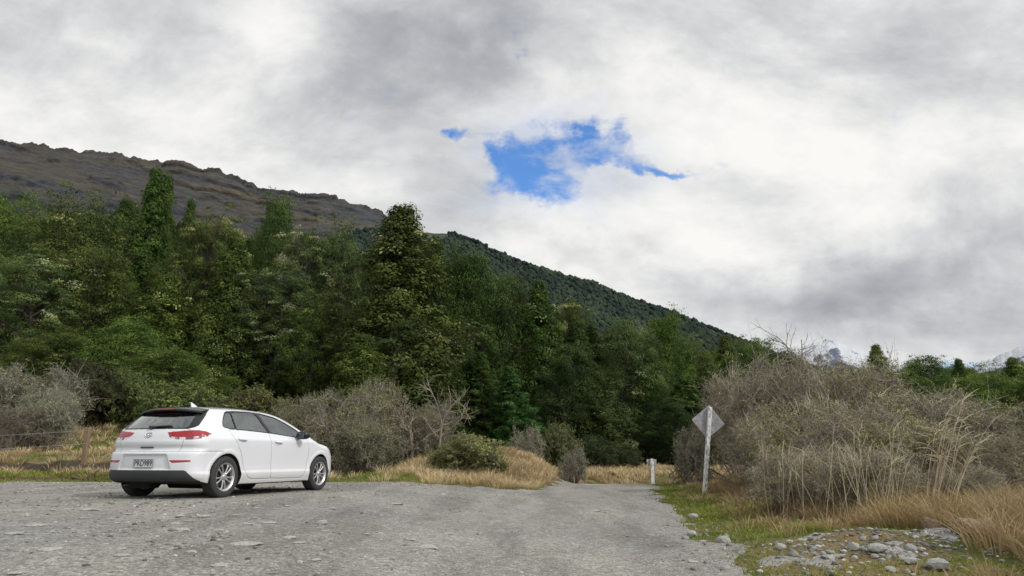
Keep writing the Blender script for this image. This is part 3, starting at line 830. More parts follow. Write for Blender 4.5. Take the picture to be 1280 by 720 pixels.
def shrub_proto(kind, seed):
    """twiggy shrub in a unit box: radius ~1, height ~1.  world size given for twig thickness"""
    r = rs(seed)
    size = {'lichen': (1.5, 2.4), 'thicket': (1.9, 3.0), 'leafy': (1.5, 1.8), 'ball': (1.0, 1.3)}[kind]
    Rr, Hh = size
    n0 = 16
    a = r.rand(n0) * 6.28; rr = .25 * Rr * r.rand(n0)
    P = np.stack([np.cos(a) * rr, np.sin(a) * rr, np.full(n0, -.1)], 1)
    D0 = np.stack([np.cos(a) * .55, np.sin(a) * .55, np.ones(n0)], 1) + r.randn(n0, 3) * .2
    S0 = strands(P, D0, Hh * r.uniform(.75, 1.05, n0), 8, r, .12, .02)
    def inside(S, f=1.0):
        # pull strands back into a domed envelope
        q = np.sqrt((S[..., 0] / Rr) ** 2 + (S[..., 1] / Rr) ** 2 + (np.clip(S[..., 2] - .36 * Hh, 0, 9) / (.64 * Hh)) ** 2 + (np.clip(.36 * Hh - S[..., 2], 0, 9) / (.8 * Hh)) ** 2)
        az = np.arctan2(S[..., 1], S[..., 0]); lump = 1 + .18 * np.sin(az * 3 + seed) * np.clip(1.3 - S[..., 2] / Hh, .3, 1) + .13 * np.sin(az * 5 + S[..., 2] * 4) + .10 * np.sin(S[..., 0] * 5 + seed) * np.cos(S[..., 1] * 5)
        k = np.where(q > lump * f, lump * f / q + .12 * (1 - lump * f / q), 1)
        return S * np.stack([k, k, .5 + .5 * k], -1)
    parts = []
    def sub(S, m, lo, Lr, wan, spread, up, seg):
        bi = r.randint(0, len(S), m); q = r.uniform(lo, 1, m) * (S.shape[1] - 1.001); i = q.astype(int); f = (q - i)[:, None]
        bp = S[bi, i] * (1 - f) + S[bi, i + 1] * f
        d = S[bi, i + 1] - S[bi, i]; d /= np.linalg.norm(d, axis=1)[:, None] + 1e-9
        d = d + r.randn(m, 3) * spread
        return strands(bp, d, r.uniform(*Lr, m), seg, r, wan, up, .12)
    S0 = inside(S0)
    V, Fc = strand_tubes(S0, .035, .010, 5); parts.append((V, Fc, .25))
    S1 = inside(sub(S0, 130, .2, (.35 * Rr, .8 * Rr), .22, .6, .02, 6))
    V, Fc = strand_tubes(S1, .014, .005, 3); parts.append((V, Fc, .35))
    S2 = inside(sub(S1, {'thicket': 1900, 'lichen': 1300, 'leafy': 900, 'ball': 900}[kind], .15, (.2 * Rr, .45 * Rr), .30, .8, .03, 5), 1.02)
    V, Fc = strand_tubes(S2, .006, .0035, 3); parts.append((V, Fc, np.repeat(.25 + .5 * r.rand(len(S2)), 18)))
    n3 = {'thicket': 9500, 'lichen': 5200, 'leafy': 2500, 'ball': 3800}[kind]
    S3 = sub(S2, n3, .1, (.07 * Rr, .22 * Rr), .35, .9, .02, 3)
    V, Fc = strand_tubes(S3, .0042, .0026, 3); parts.append((V, Fc, np.repeat(np.clip(.55 + .3 * r.randn(len(S3)), .1, 1), 12)))
    if kind in ('thicket', 'lichen'):  # stray wands outside the dome
        S4 = sub(S1, 110, .6, (.25 * Rr, .6 * Rr), .16, .5, .06, 6)
        V, Fc = strand_tubes(S4, .007, .003, 3); parts.append((V, Fc, .9))
    tv, tf, tt = join(parts)
    br = mesh_obj('branches', tv, tf, M['twig'], attr={'tint': tt})
    nl = {'thicket': 16000, 'lichen': 15000, 'leafy': 26000, 'ball': 7000}[kind]
    bi = r.randint(0, len(S3), nl); q = r.rand(nl, 1)
    P = S3[bi, 1] * (1 - q) + S3[bi, 3] * q + r.randn(nl, 3) * .02
    fl = S3[bi, 0]
    patch = fbm(fl[:, 0] * 1.3 + 9, fl[:, 2] * 1.6 + fl[:, 1], 3, seed)
    keep = r.rand(nl) < ({'thicket': .25 + .75 * ss(.45, .58, patch), 'lichen': .25 + .75 * ss(.42, .58, patch), 'leafy': 1 + patch * 0, 'ball': .5 + 0 * patch}[kind])
    P = P[keep]; patch = patch[keep]; n = len(P)
    Nn = P * [1, 1, .6] / 1.5 + [0, 0, .5] + r.randn(n, 3) * .9
    V, Fc = leaf_quads(P, Nn, (.042 if kind != 'leafy' else .05) * (.6 + .8 * r.rand(n)), 1.4, r)
    tint = np.clip(.2 + .9 * (patch - .2) + .2 * r.randn(n), 0, 1)
    lf = mesh_obj('foliage', V, Fc, M['scrubleaf'], attr={'tint': np.repeat(tint, 4)})
    zz_ = np.percentile(tv[:, 2], 98.5)
    a, b = br.data, lf.data; Hh = zz_; Rr = np.percentile(np.hypot(tv[:, 0], tv[:, 1]), 97)
    bpy.data.objects.remove(br); bpy.data.objects.remove(lf)
    return a, b, Rr, Hh
SP = {}
for i, kd in enumerate(['lichen', 'lichen', 'thicket', 'thicket', 'thicket', 'leafy', 'ball']):
    SP.setdefault(kd, []).append(shrub_proto(kd, 300 + i))

def put_shrub(x, y, top, wid, kind, var, tc, lc, label, group, rz, name='shrub', cat='shrub'):
    z = float(Tfast(x, y)); H = max(top - z, .25)
    a, b, Rr, Hh = SP[kind][var % len(SP[kind])]
    root = empty(name, (x, y, z), rz); tag(root, label, cat, group)
    root.scale = (wid / 2 / Rr, wid / 2 / Rr, H / Hh)
    p = bpy.data.objects.new('branches', a); q = bpy.data.objects.new('foliage', b)
    for o in (p, q): COL.objects.link(o); o.parent = root
    g_ = 1.22 if tp_thick(name) else .84
    p.color = (tc[0] * g_, tc[1] * g_ * 1.04, tc[2] * g_ * 1.04, 1); q.color = (lc[0] * (1.3 if g_ > 1.1 else .95), lc[1] * (1.35 if g_ > 1.1 else 1.02), lc[2] * (1.1 if g_ > 1.1 else .9), 1)
    return root

def tp_thick(n): return n.startswith('thicket')
SH = [
 ((40, 462), 130, 27, 'lichen', 0, (1, 1, 1), (.95, .95, .95), 'large grey lichen covered shrub at the left edge'),
 ((-20, 478), 110, 26, 'lichen', 1, (.9, .85, .85), (.8, .8, .8), 'grey shrub cut by the left edge of the view'),
 ((14, 512), 110, 24, 'thicket', 0, (.8, .72, .7), (.7, .7, .65), 'low purplish brown twiggy shrub in front of the large grey one at left'),
 ((66, 492), 70, 25, 'lichen', 1, (1.1, 1.1, 1.05), (1, 1, .95), 'grey lichen shrub with dark hollow beside the fence wire'),
 ((122, 458), 90, 31, 'leafy', 0, (.35, .3, .28), (.22, .24, .2), 'very dark shrub above the fence post'),
 ((175, 470), 80, 31, 'leafy', 0, (.5, .5, .4), (.5, .62, .35), 'dark green shrub between fence post and car'),
 ((232, 484), 110, 30, 'leafy', 0, (.6, .6, .5), (.75, .95, .5), 'green leafy shrub behind the car spoiler'),
 ((318, 490), 100, 29, 'leafy', 0, (.7, .65, .55), (.62, .68, .45), 'brownish green shrub behind the car roof'),
 ((370, 500), 66, 27, 'lichen', 0, (.9, .85, .75), (.8, .8, .62), 'brown grey shrub directly above the car mirror'),
 ((425, 494), 100, 25, 'lichen', 1, (1, .95, .9), (.85, .82, .66), 'tall rounded grey brown shrub right of the car bonnet'),
 ((478, 482), 84, 27, 'lichen', 0, (1.1, 1.02, .95), (.9, .88, .75), 'tallest grey twiggy shrub right of the car'),
 ((458, 530), 100, 23.5, 'lichen', 0, (.95, .92, .88), (.78, .78, .66), 'low spreading grey shrub in front of the tallest one right of the car'),
 ((540, 508), 70, 27, 'lichen', 1, (1.05, 1, .95), (.8, .82, .65), 'thin grey shrub with bare pale branches left of the yellow green one'),
 ((592, 546), 84, 23, 'leafy', 0, (.9, .9, .8), (1.05, 1.05, .75), 'yellow green rounded shrub beside the grass mound'),
 ((565, 556), 56, 23.5, 'leafy', 0, (.9, .85, .7), (1.0, 1.05, .6), 'small yellowish shrub left of the rounded yellow green one'),
 ((658, 538), 48, 31, 'ball', 0, (1.2, 1.15, 1.1), (1.1, 1.1, .95), 'small pale grey shrub behind the grass mound'),
 ((700, 534), 56, 33, 'leafy', 0, (.6, .6, .5), (.55, .6, .45), 'dark twiggy shrub behind the small pale grey one'),
 ((717, 562), 36, 28, 'ball', 0, (1.15, 1.1, 1.05), (1, 1, .9), 'smallest grey ball shaped shrub on the brown grass'),
 ((742, 548), 62, 44, 'leafy', 0, (.3, .32, .25), (.22, .3, .2), 'low black green shrub in the forest shade left of centre of the far grass'),
 ((775, 556), 50, 45, 'leafy', 0, (.3, .32, .25), (.25, .32, .2), 'low black green shrub just left of the marker post'),
 ((860, 540), 42, 24, 'ball', 0, (1.0, .95, .9), (.8, .8, .7), 'small round grey shrub behind the diamond sign'),
 ((915, 476), 90, 24.5, 'thicket', 0, (.9, .82, .80), (.9, .88, .75), 'purplish grey shrub forming the left end of the right thicket'),
 ((960, 458), 110, 20, 'thicket', 1, (.85, .78, .76), (.85, .85, .68), 'tall purplish grey shrub under the bare dead tree'),
 ((1010, 454), 110, 19, 'thicket', 2, (.88, .80, .77), (.85, .85, .7), 'tall grey shrub at the highest crest of the right thicket'),
 ((1075, 464), 120, 17, 'thicket', 0, (.92, .85, .8), (.9, .9, .72), 'tall tangled grey shrub right of the crest of the thicket'),
 ((1140, 494), 120, 16, 'lichen', 1, (1, .95, .88), (.95, .95, .72), 'lichen streaked shrub on the right slope of the thicket'),
 ((1215, 510), 130, 15, 'thicket', 1, (.92, .86, .8), (.9, .9, .72), 'grey tangled shrub near the right edge of the view'),
 ((1290, 518), 130, 14.5, 'thicket', 2, (.9, .84, .8), (.85, .85, .72), 'grey shrub cut by the right edge of the view'),
 ((955, 522), 84, 18.0, 'thicket', 2, (.95, .88, .82), (.85, .85, .68), 'low brownish shrub right of the diamond sign'),
 ((990, 505), 110, 15.5, 'lichen', 0, (.95, .9, .84), (.95, .95, .7), 'yellow lichened shrub in the front middle of the thicket'),
 ((1060, 512), 120, 14, 'thicket', 1, (.95, .88, .84), (.9, .9, .7), 'brown grey shrub in the front of the thicket above the rubble heap'),
 ((1135, 530), 110, 13, 'lichen', 0, (.95, .9, .82), (.9, .9, .66), 'green tinged shrub in front of the lichen streaked one'),
 ((1225, 548), 100, 12.5, 'thicket', 0, (.85, .8, .74), (.85, .85, .66), 'low grey shrub behind the orange boulders'),
 ((985, 566), 90, 11.8, 'thicket', 0, (1, .93, .88), (.9, .9, .7), 'low open brown shrub nearest the green verge at the thicket front'),
 ((1048, 560), 96, 10.9, 'thicket', 2, (1.05, .97, .9), (.95, .95, .72), 'low open shrub directly behind the rubble at the thicket front'),
 ((1112, 566), 96, 10.4, 'thicket', 1, (1, .95, .9), (.95, .95, .7), 'low open shrub left of the tallest straw stems at the thicket front'),
 ((1205, 585), 84, 10.6, 'thicket', 2, (.95, .9, .84), (.9, .9, .7), 'low open shrub right of the tallest straw stems at the thicket front'),
 ((1110, 484), 110, 20, 'thicket', 1, (.85, .8, .78), (.85, .85, .7), 'grey shrub at the back of the thicket between crest and right slope'),
 ((1185, 506), 120, 19, 'thicket', 2, (.85, .8, .78), (.85, .85, .7), 'grey shrub at the back of the thicket near its right end'),
]
for i, (tp, wp, Y, kind, var, tc, lc, lab) in enumerate(SH):
    p = at(tp[0], tp[1], Y); rr = rs(i + 400)
    wm = wp * Y / F * (1.2 if tp[0] > 850 else 1.0)
    nm = 'thicket_shrub' if tp[0] > 880 else 'shrub'
    put_shrub(p[0], Y, p[2], wm, kind, var, tc, lc, lab, 'shrubs of the right thicket' if tp[0] > 880 else 'shrubs along the forest edge', rr.rand() * 6.28, nm)

# bare dead trees
def bare_tree(u, v, Y, sp, seed, label, lean=(0, 0), name='dead_tree'):
    r = rs(seed); p = at(u, v, Y); x = p[0]; z = float(Tfast(x, Y)); H = p[2] - z
    P = [[0, 0, -.1]]
    S0 = strands(P, [[lean[0], lean[1], 1]], [H * .8], 8, r, .10, .05)
    parts = [(*strand_tubes(S0, .07, .03, 6), .6)]
    def sub(S, m, lo, La, Lb, spread, up, seg):
        bi = r.randint(0, len(S), m); q = r.uniform(lo, 1, m) * (S.shape[1] - 1.001); i = q.astype(int); f = (q - i)[:, None]
        bp = S[bi, i] * (1 - f) + S[bi, i + 1] * f
        d = S[bi, i + 1] - S[bi, i]; d /= np.linalg.norm(d, axis=1)[:, None] + 1e-9
        return strands(bp, d + r.randn(m, 3) * spread, r.uniform(La, Lb, m), seg, r, .18, up)
    S1 = sub(S0, 9, .45, .3 * sp, .7 * sp, .8, .02, 6); parts.append((*strand_tubes(S1, .028, .012, 4), .7))
    S2 = sub(S1, 42, .3, .15 * sp, .4 * sp, .6, .02, 5); parts.append((*strand_tubes(S2, .011, .006, 3), .8))
    S3 = sub(S2, 130, .3, .08 * sp, .22 * sp, .6, .02, 3); parts.append((*strand_tubes(S3, .006, .004, 3), .85))
    V, Fc, t = join(parts)
    o = mesh_obj(name, V, Fc, M['twig'], attr={'tint': t}); o.location = (x, Y, z); o.color = (.72, .68, .62, 1)
    tag(o, label, 'dead tree'); return o
bare_tree(988, 408, 22, 2.2, 3, 'bare dead tree whose pale twigs stick out above the grey thicket')
bare_tree(548, 502, 25, 2.0, 6, 'crooked bare pale tree standing left of the yellow green shrub', (.2, 0))
bare_tree(520, 520, 25.6, 1.6, 8, 'forked bare pale tree among grey shrubs right of the car', (-.2, 0))

# tall straw stems in the thicket front
def stalks(u0, v0, Y, n, Hh, fan, leanx, seed, label, name='straw_clump'):
    r = rs(seed); x, _ , _2 = at(u0, v0, Y)
    z = float(Tfast(x, Y))
    a = r.rand(n) * 6.28; q = .16 * np.sqrt(r.rand(n)) * fan
    P = np.stack([np.cos(a) * q, np.sin(a) * q, np.zeros(n) - .05], 1)
    D0 = np.stack([leanx + r.randn(n) * .09 * fan, r.randn(n) * .10, np.ones(n)], 1)
    S = strands(P, D0, Hh * r.uniform(.55, 1.05, n), 8, r, .03, 0, -.0)
    S[:, :, 0] += leanx * .35 * np.linspace(0, 1, 9)[None] ** 2 * Hh
    m = N('straw'); t = m.attr('tint')
    c = m.ramp(t, [(0, (.13, .10, .07)), (.5, (.29, .235, .165)), (1, (.50, .43, .31))])
    V, Fc = strand_tubes(S, .0045, .0028, 3)
    S2 = strands(S[:, -1], D0 * [1, 1, .6] + [leanx * 1.2, 0, 0], r.uniform(.08, .3, n), 4, r, .10, -.16)
    V2, F2 = strand_tubes(S2, .006, .002, 4)
    V, Fc, t = join([(V, Fc, np.repeat(r.rand(n), 27)), (V2, F2, .85)])
    o = mesh_obj(name, V, Fc, m.out(m.pbr(c, .8, spec=.2)), attr={'tint': t}); o.location = (x, Y, z)
    tag(o, label, 'straw clump', 'clumps of straw stems'); return o
for a in [(1165, 655, 9.4, 20, 1.5, .6, .24, 1, 'tallest clump of pale straw stems leaning right in front of the thicket'),
          (1188, 650, 9.6, 14, 1.25, .5, .34, 2, 'second clump of pale straw stems right of the tallest one'),
          (1120, 655, 9.6, 22, 1.15, 2.2, .06, 3, 'straw stems fanned upright above the right end of the rubble'),
          (1060, 650, 9.8, 20, 1.05, 2.6, -.03, 4, 'straw stems fanned out above the middle of the rubble'),
          (1232, 640, 10.6, 26, 1.2, 1.2, -.35, 7, 'straw stems leaning left over the orange boulders'),
          (1000, 645, 10.8, 20, 1.0, 2.6, .08, 8, 'straw stems at the thicket foot left of the rubble heap')]:
    stalks(*a)

# arching green sedge tufts
def sedge(u, v, Y, n, h, seed, label, tint0=.4):
    r = rs(seed); x = at(u, v, Y)[0]; z = float(Tfast(x, Y))
    P = np.column_stack([r.randn(n) * .06, r.randn(n) * .06, np.zeros(n)])
    o = blades('sedge_tuft', P, h * r.uniform(.6, 1.1, n), np.full(n, .011), .7 + .8 * r.rand(n), np.clip(tint0 + .3 * r.rand(n), 0, 1), M['grass'], seed)
    o.location = (x, Y, z - .02); tag(o, label, 'sedge', 'sedge tufts in the verge')
sedge(1180, 660, 9.4, 150, .42, 1, 'dark green sedge tuft between rubble and orange boulders', .25)
sedge(1012, 665, 8.6, 110, .26, 2, 'short green tuft at the left end of the rubble heap', .4)
sedge(1240, 650, 9.8, 120, .45, 3, 'green sedge tuft behind the largest orange boulder', .2)
# low woody litter along the eroded bank
def branch_litter(u, v, Y, L, az, seed, label):
    r = rs(seed); x = at(u, v, Y)[0]; z = float(G(np.array([x]), np.array([Y]))[0])
    S0 = strands([[0, 0, .03]], [[math.cos(az), math.sin(az), .05]], [L], 8, r, .12, 0)
    bi = r.randint(1, 7, 9); S1 = strands(S0[0, bi], np.array([[math.cos(az), math.sin(az), .2]]) + r.randn(9, 3) * .6, r.uniform(.2, .6, 9) * L, 5, r, .15, 0)
    V, Fc, t = join([(*strand_tubes(S0, .05, .02, 6), .4), (*strand_tubes(S1, .018, .006, 4), .5)])
    V[:, 2] = np.maximum(V[:, 2], -.02)
    o = mesh_obj('fallen_branch', V, Fc, M['twig'], attr={'tint': t}); o.location = (x, Y, z); o.color = (.6, .5, .42, 1)
    tag(o, label, 'branch', 'fallen branches on the bank')
branch_litter(10, 592, 19.2, 1.6, .2, 1, 'dark fallen branch at the left end of the bank')
branch_litter(92, 590, 19.3, 1.2, .1, 2, 'dark fallen branch at the foot of the fence post')
branch_litter(1215, 640, 10.2, 1.5, 2.6, 4, 'grey fallen branch leaning over the orange boulders')

# ---------------------------------------------------------------- hills
def azel(u, v):
    d = pdir(u, v); return math.atan2(d[0], d[1]), math.atan2(d[2], math.hypot(d[0], d[1]))

def hill(name, ridge, Rf, Wd, mat, rows, az0, az1, step, rough, seed, strata=0.0, jag=.0, foot=0.0, crown=0.0):
    pts = np.array([azel(*p) for p in ridge]); o = np.argsort(pts[:, 0]); pts = pts[o]
    az = np.arange(R_(az0), R_(az1), R_(step))
    el = np.interp(az, pts[:, 0], pts[:, 1])
    Rr = Rf(az)
    H = Rr * np.tan(el)
    Jg = H.mean() * jag * (fbm(az * 90, az * 0, 5, seed) - .5) + H.mean() * jag * .4 * (fbm(az * 420, az * 0 + 4, 4, seed + 9) - .5)
    t = np.concatenate([np.linspace(0, 1, rows), 1 + np.linspace(0, .25, 8)[1:]])
    A, Tt = np.meshgrid(az, t)
    Hh = np.broadcast_to(H, A.shape); RR = np.broadcast_to(Rr, A.shape)
    tt = np.minimum(Tt, 1); back = np.maximum(Tt - 1, 0)
    prof = tt ** 1.15
    z = Hh * (prof - back * 1.1) + Jg[None] * tt ** 14
    rad = RR - Wd * (1 - tt) + Wd * back
    n = (fbm(A * RR / 240., Tt * Wd / 420., 5, seed + 1) - .5)
    rid = 1 - np.abs(2 * fbm(A * RR / 170., Tt * Wd / 900., 4, seed + 2) - 1)
    fade = np.sin(np.clip(tt, 0, 1) * np.pi) ** .6 * (Tt <= 1)
    rad = rad + (n * 1.0 + (rid - .6) * .6) * rough * fade
    z = z + n * rough * .35 * fade
    if strata:
        ph = z / (Hh.mean() * .085) + 3.0 * fbm(A * 9, z / 160., 4, seed + 5)
        strata = strata * ss(.45, .62, fbm(A * 22, z / 60., 4, seed + 6))
        st = (ph - np.floor(ph)); rad = rad - strata * ss(.0, .35, st) * ss(1, .6, st) * ss(.45, .62, tt)
        z = z + strata * .25 * ss(.55, .75, st) * ss(.45, .62, tt) * fade
    z = z - foot
    X = np.sin(A) * rad; Y = np.cos(A) * rad
    V = np.stack([X, Y, z + EYE], -1).reshape(-1, 3)
    nx, ny = len(az), len(t)
    i = np.arange(ny - 1)[:, None] * nx + np.arange(nx - 1)[None]
    Fc = np.stack([i, i + 1, i + nx + 1, i + nx], -1).reshape(-1, 4)
    o = mesh_obj(name, V, Fc, mat, smooth=True, attr={'alt': Tt.reshape(-1)})
    tag(o, kind='structure')
    return X, Y, z + EYE, tt, A

def hill_mat():
    m = N('tussock_and_bluffs'); v = m.pos(); alt = m.attr('alt')
    sp = m.n('ShaderNodeSeparateXYZ', {0: v})
    st = m.mapv(v, (.0022, .0022, .022))
    lay = m.noise(st, 1.6, 6, .62, .6); big = m.noise(m.mapv(v, (.004, .004, .006)), 1, 4, .6); fine = m.noise(m.mapv(v, (.035, .035, .09)), 1, 8, .75)
    tus = m.mix(m.rng(fine, .3, .7), (.075, .070, .050), (.19, .165, .115))
    rock = m.mix(m.rng(fine, .3, .7), (.032, .035, .042), (.13, .133, .14))
    c = m.mix(m.rng(m.math('ADD', m.math('MULTIPLY', lay, .8), m.math('MULTIPLY', fine, .25)), .44, .58), tus, rock)
    tan = m.mix(fine, (.09, .07, .045), (.14, .11, .07))
    band = m.math('MULTIPLY', m.rng(alt, .52, .6), m.rng(alt, .72, .64))
    c = m.mix(m.math('MULTIPLY', band, m.rng(big, .42, .6)), c, tan)
    forest = m.mix(fine, (.018, .032, .026), (.045, .062, .040))
    fm = m.rng(m.math('ADD', alt, m.math('MULTIPLY', m.math('SUBTRACT', big, .5), .55)), .66, .58)
    c = m.mix(fm, c, forest)
    snow = m.math('MULTIPLY', m.math('MULTIPLY', m.rng(alt, .955, .985), m.rng(fine, .52, .6)), m.rng(sp.outputs[0], -1250, -1330))
    c = m.mix(snow, c, (.6, .62, .66))
    c = m.mix(.07, c, (.26, .29, .36))  # distance haze painted in as a pale blue tint on the hill
    h = m.math('ADD', lay, fine)
    return m.out(m.pbr(c, 1.0, m.bump(h, 1.0, 30.0), spec=.05))
def forest_hill_mat():
    m = N('beech_covered_slope'); v = m.pos(); alt = m.attr('alt')
    fine = m.noise(m.mapv(v, (.06, .06, .09)), 1, 5, .7); big = m.noise(m.mapv(v, (.004, .004, .004)), 1, 3)
    c = m.mix(fine, (.014, .026, .020), (.036, .056, .036))
    top = m.math('MULTIPLY', m.rng(alt, .88, .97), m.rng(m.n('ShaderNodeSeparateXYZ', {0: v}).outputs[0], 0, -250))
    c = m.mix(top, c, m.mix(fine, (.05, .045, .032), (.09, .085, .06)))
    c = m.mix(.06, c, (.30, .36, .42))  # bluish haze of distance mixed into the slope colour
    return m.out(m.pbr(c, 1.0, m.bump(fine, 1.0, 6.0), spec=.03))
def snow_mat():
    m = N('snowy_rock'); v = m.pos(); alt = m.attr('alt')
    n = m.noise(m.mapv(v, (.004, .004, .0016)), 1, 6, .7, .5); f = m.noise(m.mapv(v, (.02, .02, .02)), 1, 5, .7)
    rock = m.mix(f, (.05, .065, .10), (.13, .15, .21))
    s = m.rng(m.math('ADD', m.math('ADD', alt, m.math('MULTIPLY', m.math('SUBTRACT', n, .5), 1.6)), 0.0), .74, .86)
    c = m.mix(s, rock, (.50, .52, .56))
    return m.out(m.pbr(c, 1.0, m.bump(n, .7, 60.0), spec=.05))

RA = [(-700, 150), (-300, 165), (-60, 176), (0, 176), (20, 177), (32, 179), (60, 184), (80, 186), (100, 191), (125, 191), (150, 193), (165, 195), (200, 204), (228, 206), (245, 212), (270, 215), (300, 224), (315, 230), (322, 236), (345, 235), (372, 241), (400, 243), (430, 250), (470, 262), (520, 285), (560, 310), (640, 360), (700, 400)]
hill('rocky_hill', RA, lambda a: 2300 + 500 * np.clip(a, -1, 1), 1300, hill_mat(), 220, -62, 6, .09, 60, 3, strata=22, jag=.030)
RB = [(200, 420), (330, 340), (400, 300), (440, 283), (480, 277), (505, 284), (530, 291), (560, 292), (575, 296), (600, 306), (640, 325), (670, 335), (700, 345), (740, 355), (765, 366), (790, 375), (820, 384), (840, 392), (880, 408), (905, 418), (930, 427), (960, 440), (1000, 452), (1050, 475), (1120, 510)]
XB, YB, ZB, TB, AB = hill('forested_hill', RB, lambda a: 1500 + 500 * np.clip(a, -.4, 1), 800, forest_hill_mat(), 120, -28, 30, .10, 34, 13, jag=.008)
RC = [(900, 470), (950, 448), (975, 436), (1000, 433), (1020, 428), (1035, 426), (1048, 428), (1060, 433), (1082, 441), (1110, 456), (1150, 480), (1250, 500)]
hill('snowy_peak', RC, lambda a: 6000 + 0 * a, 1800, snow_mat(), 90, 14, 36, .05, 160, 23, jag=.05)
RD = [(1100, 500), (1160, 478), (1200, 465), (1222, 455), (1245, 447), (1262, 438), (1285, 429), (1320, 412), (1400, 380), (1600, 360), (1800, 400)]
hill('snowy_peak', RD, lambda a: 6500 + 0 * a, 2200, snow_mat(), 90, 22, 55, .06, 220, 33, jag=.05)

def slope_forest():
    r = rs(5); V0, F0 = ICO1
    ny, nx = XB.shape; n = 30000
    i = (r.rand(n) ** .8 * 112).astype(int) + 8; i = np.minimum(i, 119); j = r.randint(0, nx, n)
    far = (i > 112) & (AB[i, j] < -.03)
    i = np.concatenate([i, np.full(1500, 119)]); j = np.concatenate([j, r.randint(0, nx, 1500)])
    keep = ~((i > 113) & (AB[i, j] < -.09)) ; i = i[keep]; j = j[keep]; n = len(i)
    P = np.stack([XB[i, j], YB[i, j], ZB[i, j]], 1) + r.randn(n, 3) * [3, 3, .5]
    pz = fbm(AB[i, j] * 40, TB[i, j] * 14, 4, 8); s = (2.0 + 4.2 * r.rand(n) ** 1.6) * (.75 + .5 * pz)
    B = V0[None] * (1 + .4 * (r.rand(n, len(V0), 1) - .5)) * s[:, None, None] * np.array([1, 1, 1.15])
    V = (B + P[:, None] + np.array([0, 0, 1.5]))
    Fc = (F0[None] + (np.arange(n) * len(V0))[:, None, None]).reshape(-1, 3)
    m = N('distant_crown'); t = m.attr('tint')
    c = m.ramp(t, [(0, (.013, .023, .016)), (.6, (.030, .044, .026)), (1, (.055, .072, .038))])
    c = m.mix(.035, c, (.30, .36, .42))  # same aerial haze put into the crown colour
    o = mesh_obj('hillside_forest', V.reshape(-1, 3), Fc, m.out(m.pbr(c, 1.0, spec=.03)), smooth=True, attr={'tint': np.repeat(np.clip(.1 + .5 * r.rand(n) + 1.4 * (pz - .5), 0, 1), len(V0))})
    tag(o, 'far dark green forest covering the slope of the hill', 'forest', kind='stuff')
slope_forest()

# ---------------------------------------------------------------- signs, posts, fence
def paint_wood():
    m = N('weathered_white_paint'); v = m.coord()
    n = m.noise(m.mapv(v, (3, 3, 1)), 9, 5, .7); f = m.noise(v, 40, 4)
    c = m.mix(m.rng(n, .48, .60), (.72, .72, .70), (.26, .25, .23))
    c = m.mix(m.rng(f, .5, .7, 0, .3), c, (.3, .3, .27))
    return m.out(m.pbr(c, .75, m.bump(n, .4, .004), spec=.3))
M['white_wood'] = paint_wood()
M['fence_wood'] = bark('fence_timber', (.12, .085, .055), (.27, .20, .13))
def galv():
    m = N('grey_sheet_metal'); v = m.coord()
    n = m.noise(v, 9, 5, .7); f = m.noise(v, 45, 4)
    c = m.mix(m.rng(n, .35, .65), (.19, .19, .20), (.35, .34, .35))
    c = m.mix(m.rng(f, .55, .7, 0, .5), c, (.55, .54, .53))
    return m.out(m.pbr(c, .6, m.bump(f, .2, .004), metal=.1))
M['galv'] = galv()
M['steel'] = simple('bright_steel', (.6, .6, .6), .35, .9)

def diamond_sign():
    Y = 19.0; p0 = at(880, 606, Y); p1 = at(888, 509, Y)
    z = float(Tfast(p0[0], Y)); root = empty('diamond_sign', (p0[0], Y, z))
    root.rotation_euler = (0, math.atan2(p1[0] - p0[0], p1[2] - z), .12)
    tag(root, 'back of a grey diamond road sign on a leaning white post', 'road sign')
    Hh = p1[2] - z + .02
    b = MB(); b.box((0, 0, Hh / 2 - .15), (.095, .095, Hh + .3), bev=.008); b.build('post', M['white_wood'], root)
    s = .63; zc = Hh - .38
    Mt = Matrix.Rotation(R_(45), 4, 'Y')
    b = MB(); b.box((0, .062, zc), (s, .022, s), Mt, bev=.006); pl = b.build('plate', M['galv'], root)
    b = MB()
    for q in (-.2, .2): b.box((0, .0, zc + q), (.012, .108, .012)); 
    for q in (-.2, .2): b.tube([(0, -.062, zc + q), (0, -.046, zc + q)], .014, 8)
    b.build('bolt', M['steel'], root)
diamond_sign()

def marker_post():
    Y = 31.0; p0 = at(815.5, 594, Y); p1 = at(815.5, 573.5, Y); z = float(Tfast(p0[0], Y))
    root = empty('marker_post', (p0[0], Y, z)); tag(root, 'short white marker post with a small grey plate on the far verge', 'marker post')
    Hh = p1[2] - z
    b = MB(); b.box((0, 0, Hh / 2 - .1), (.13, .10, Hh + .2), bev=.01); b.build('post', M['white_wood'], root)
    b = MB(); b.box((0, .066, Hh - .16), (.40, .03, .27), bev=.005); pl = b.build('plate', M['galv'], root)
    b = MB(); b.box((-.185, .045, Hh - .16), (.03, .01, .27)); b.box((.0, .045, Hh - .035), (.40, .008, .022)); b.build('trim', M['white_wood'], pl)
marker_post()

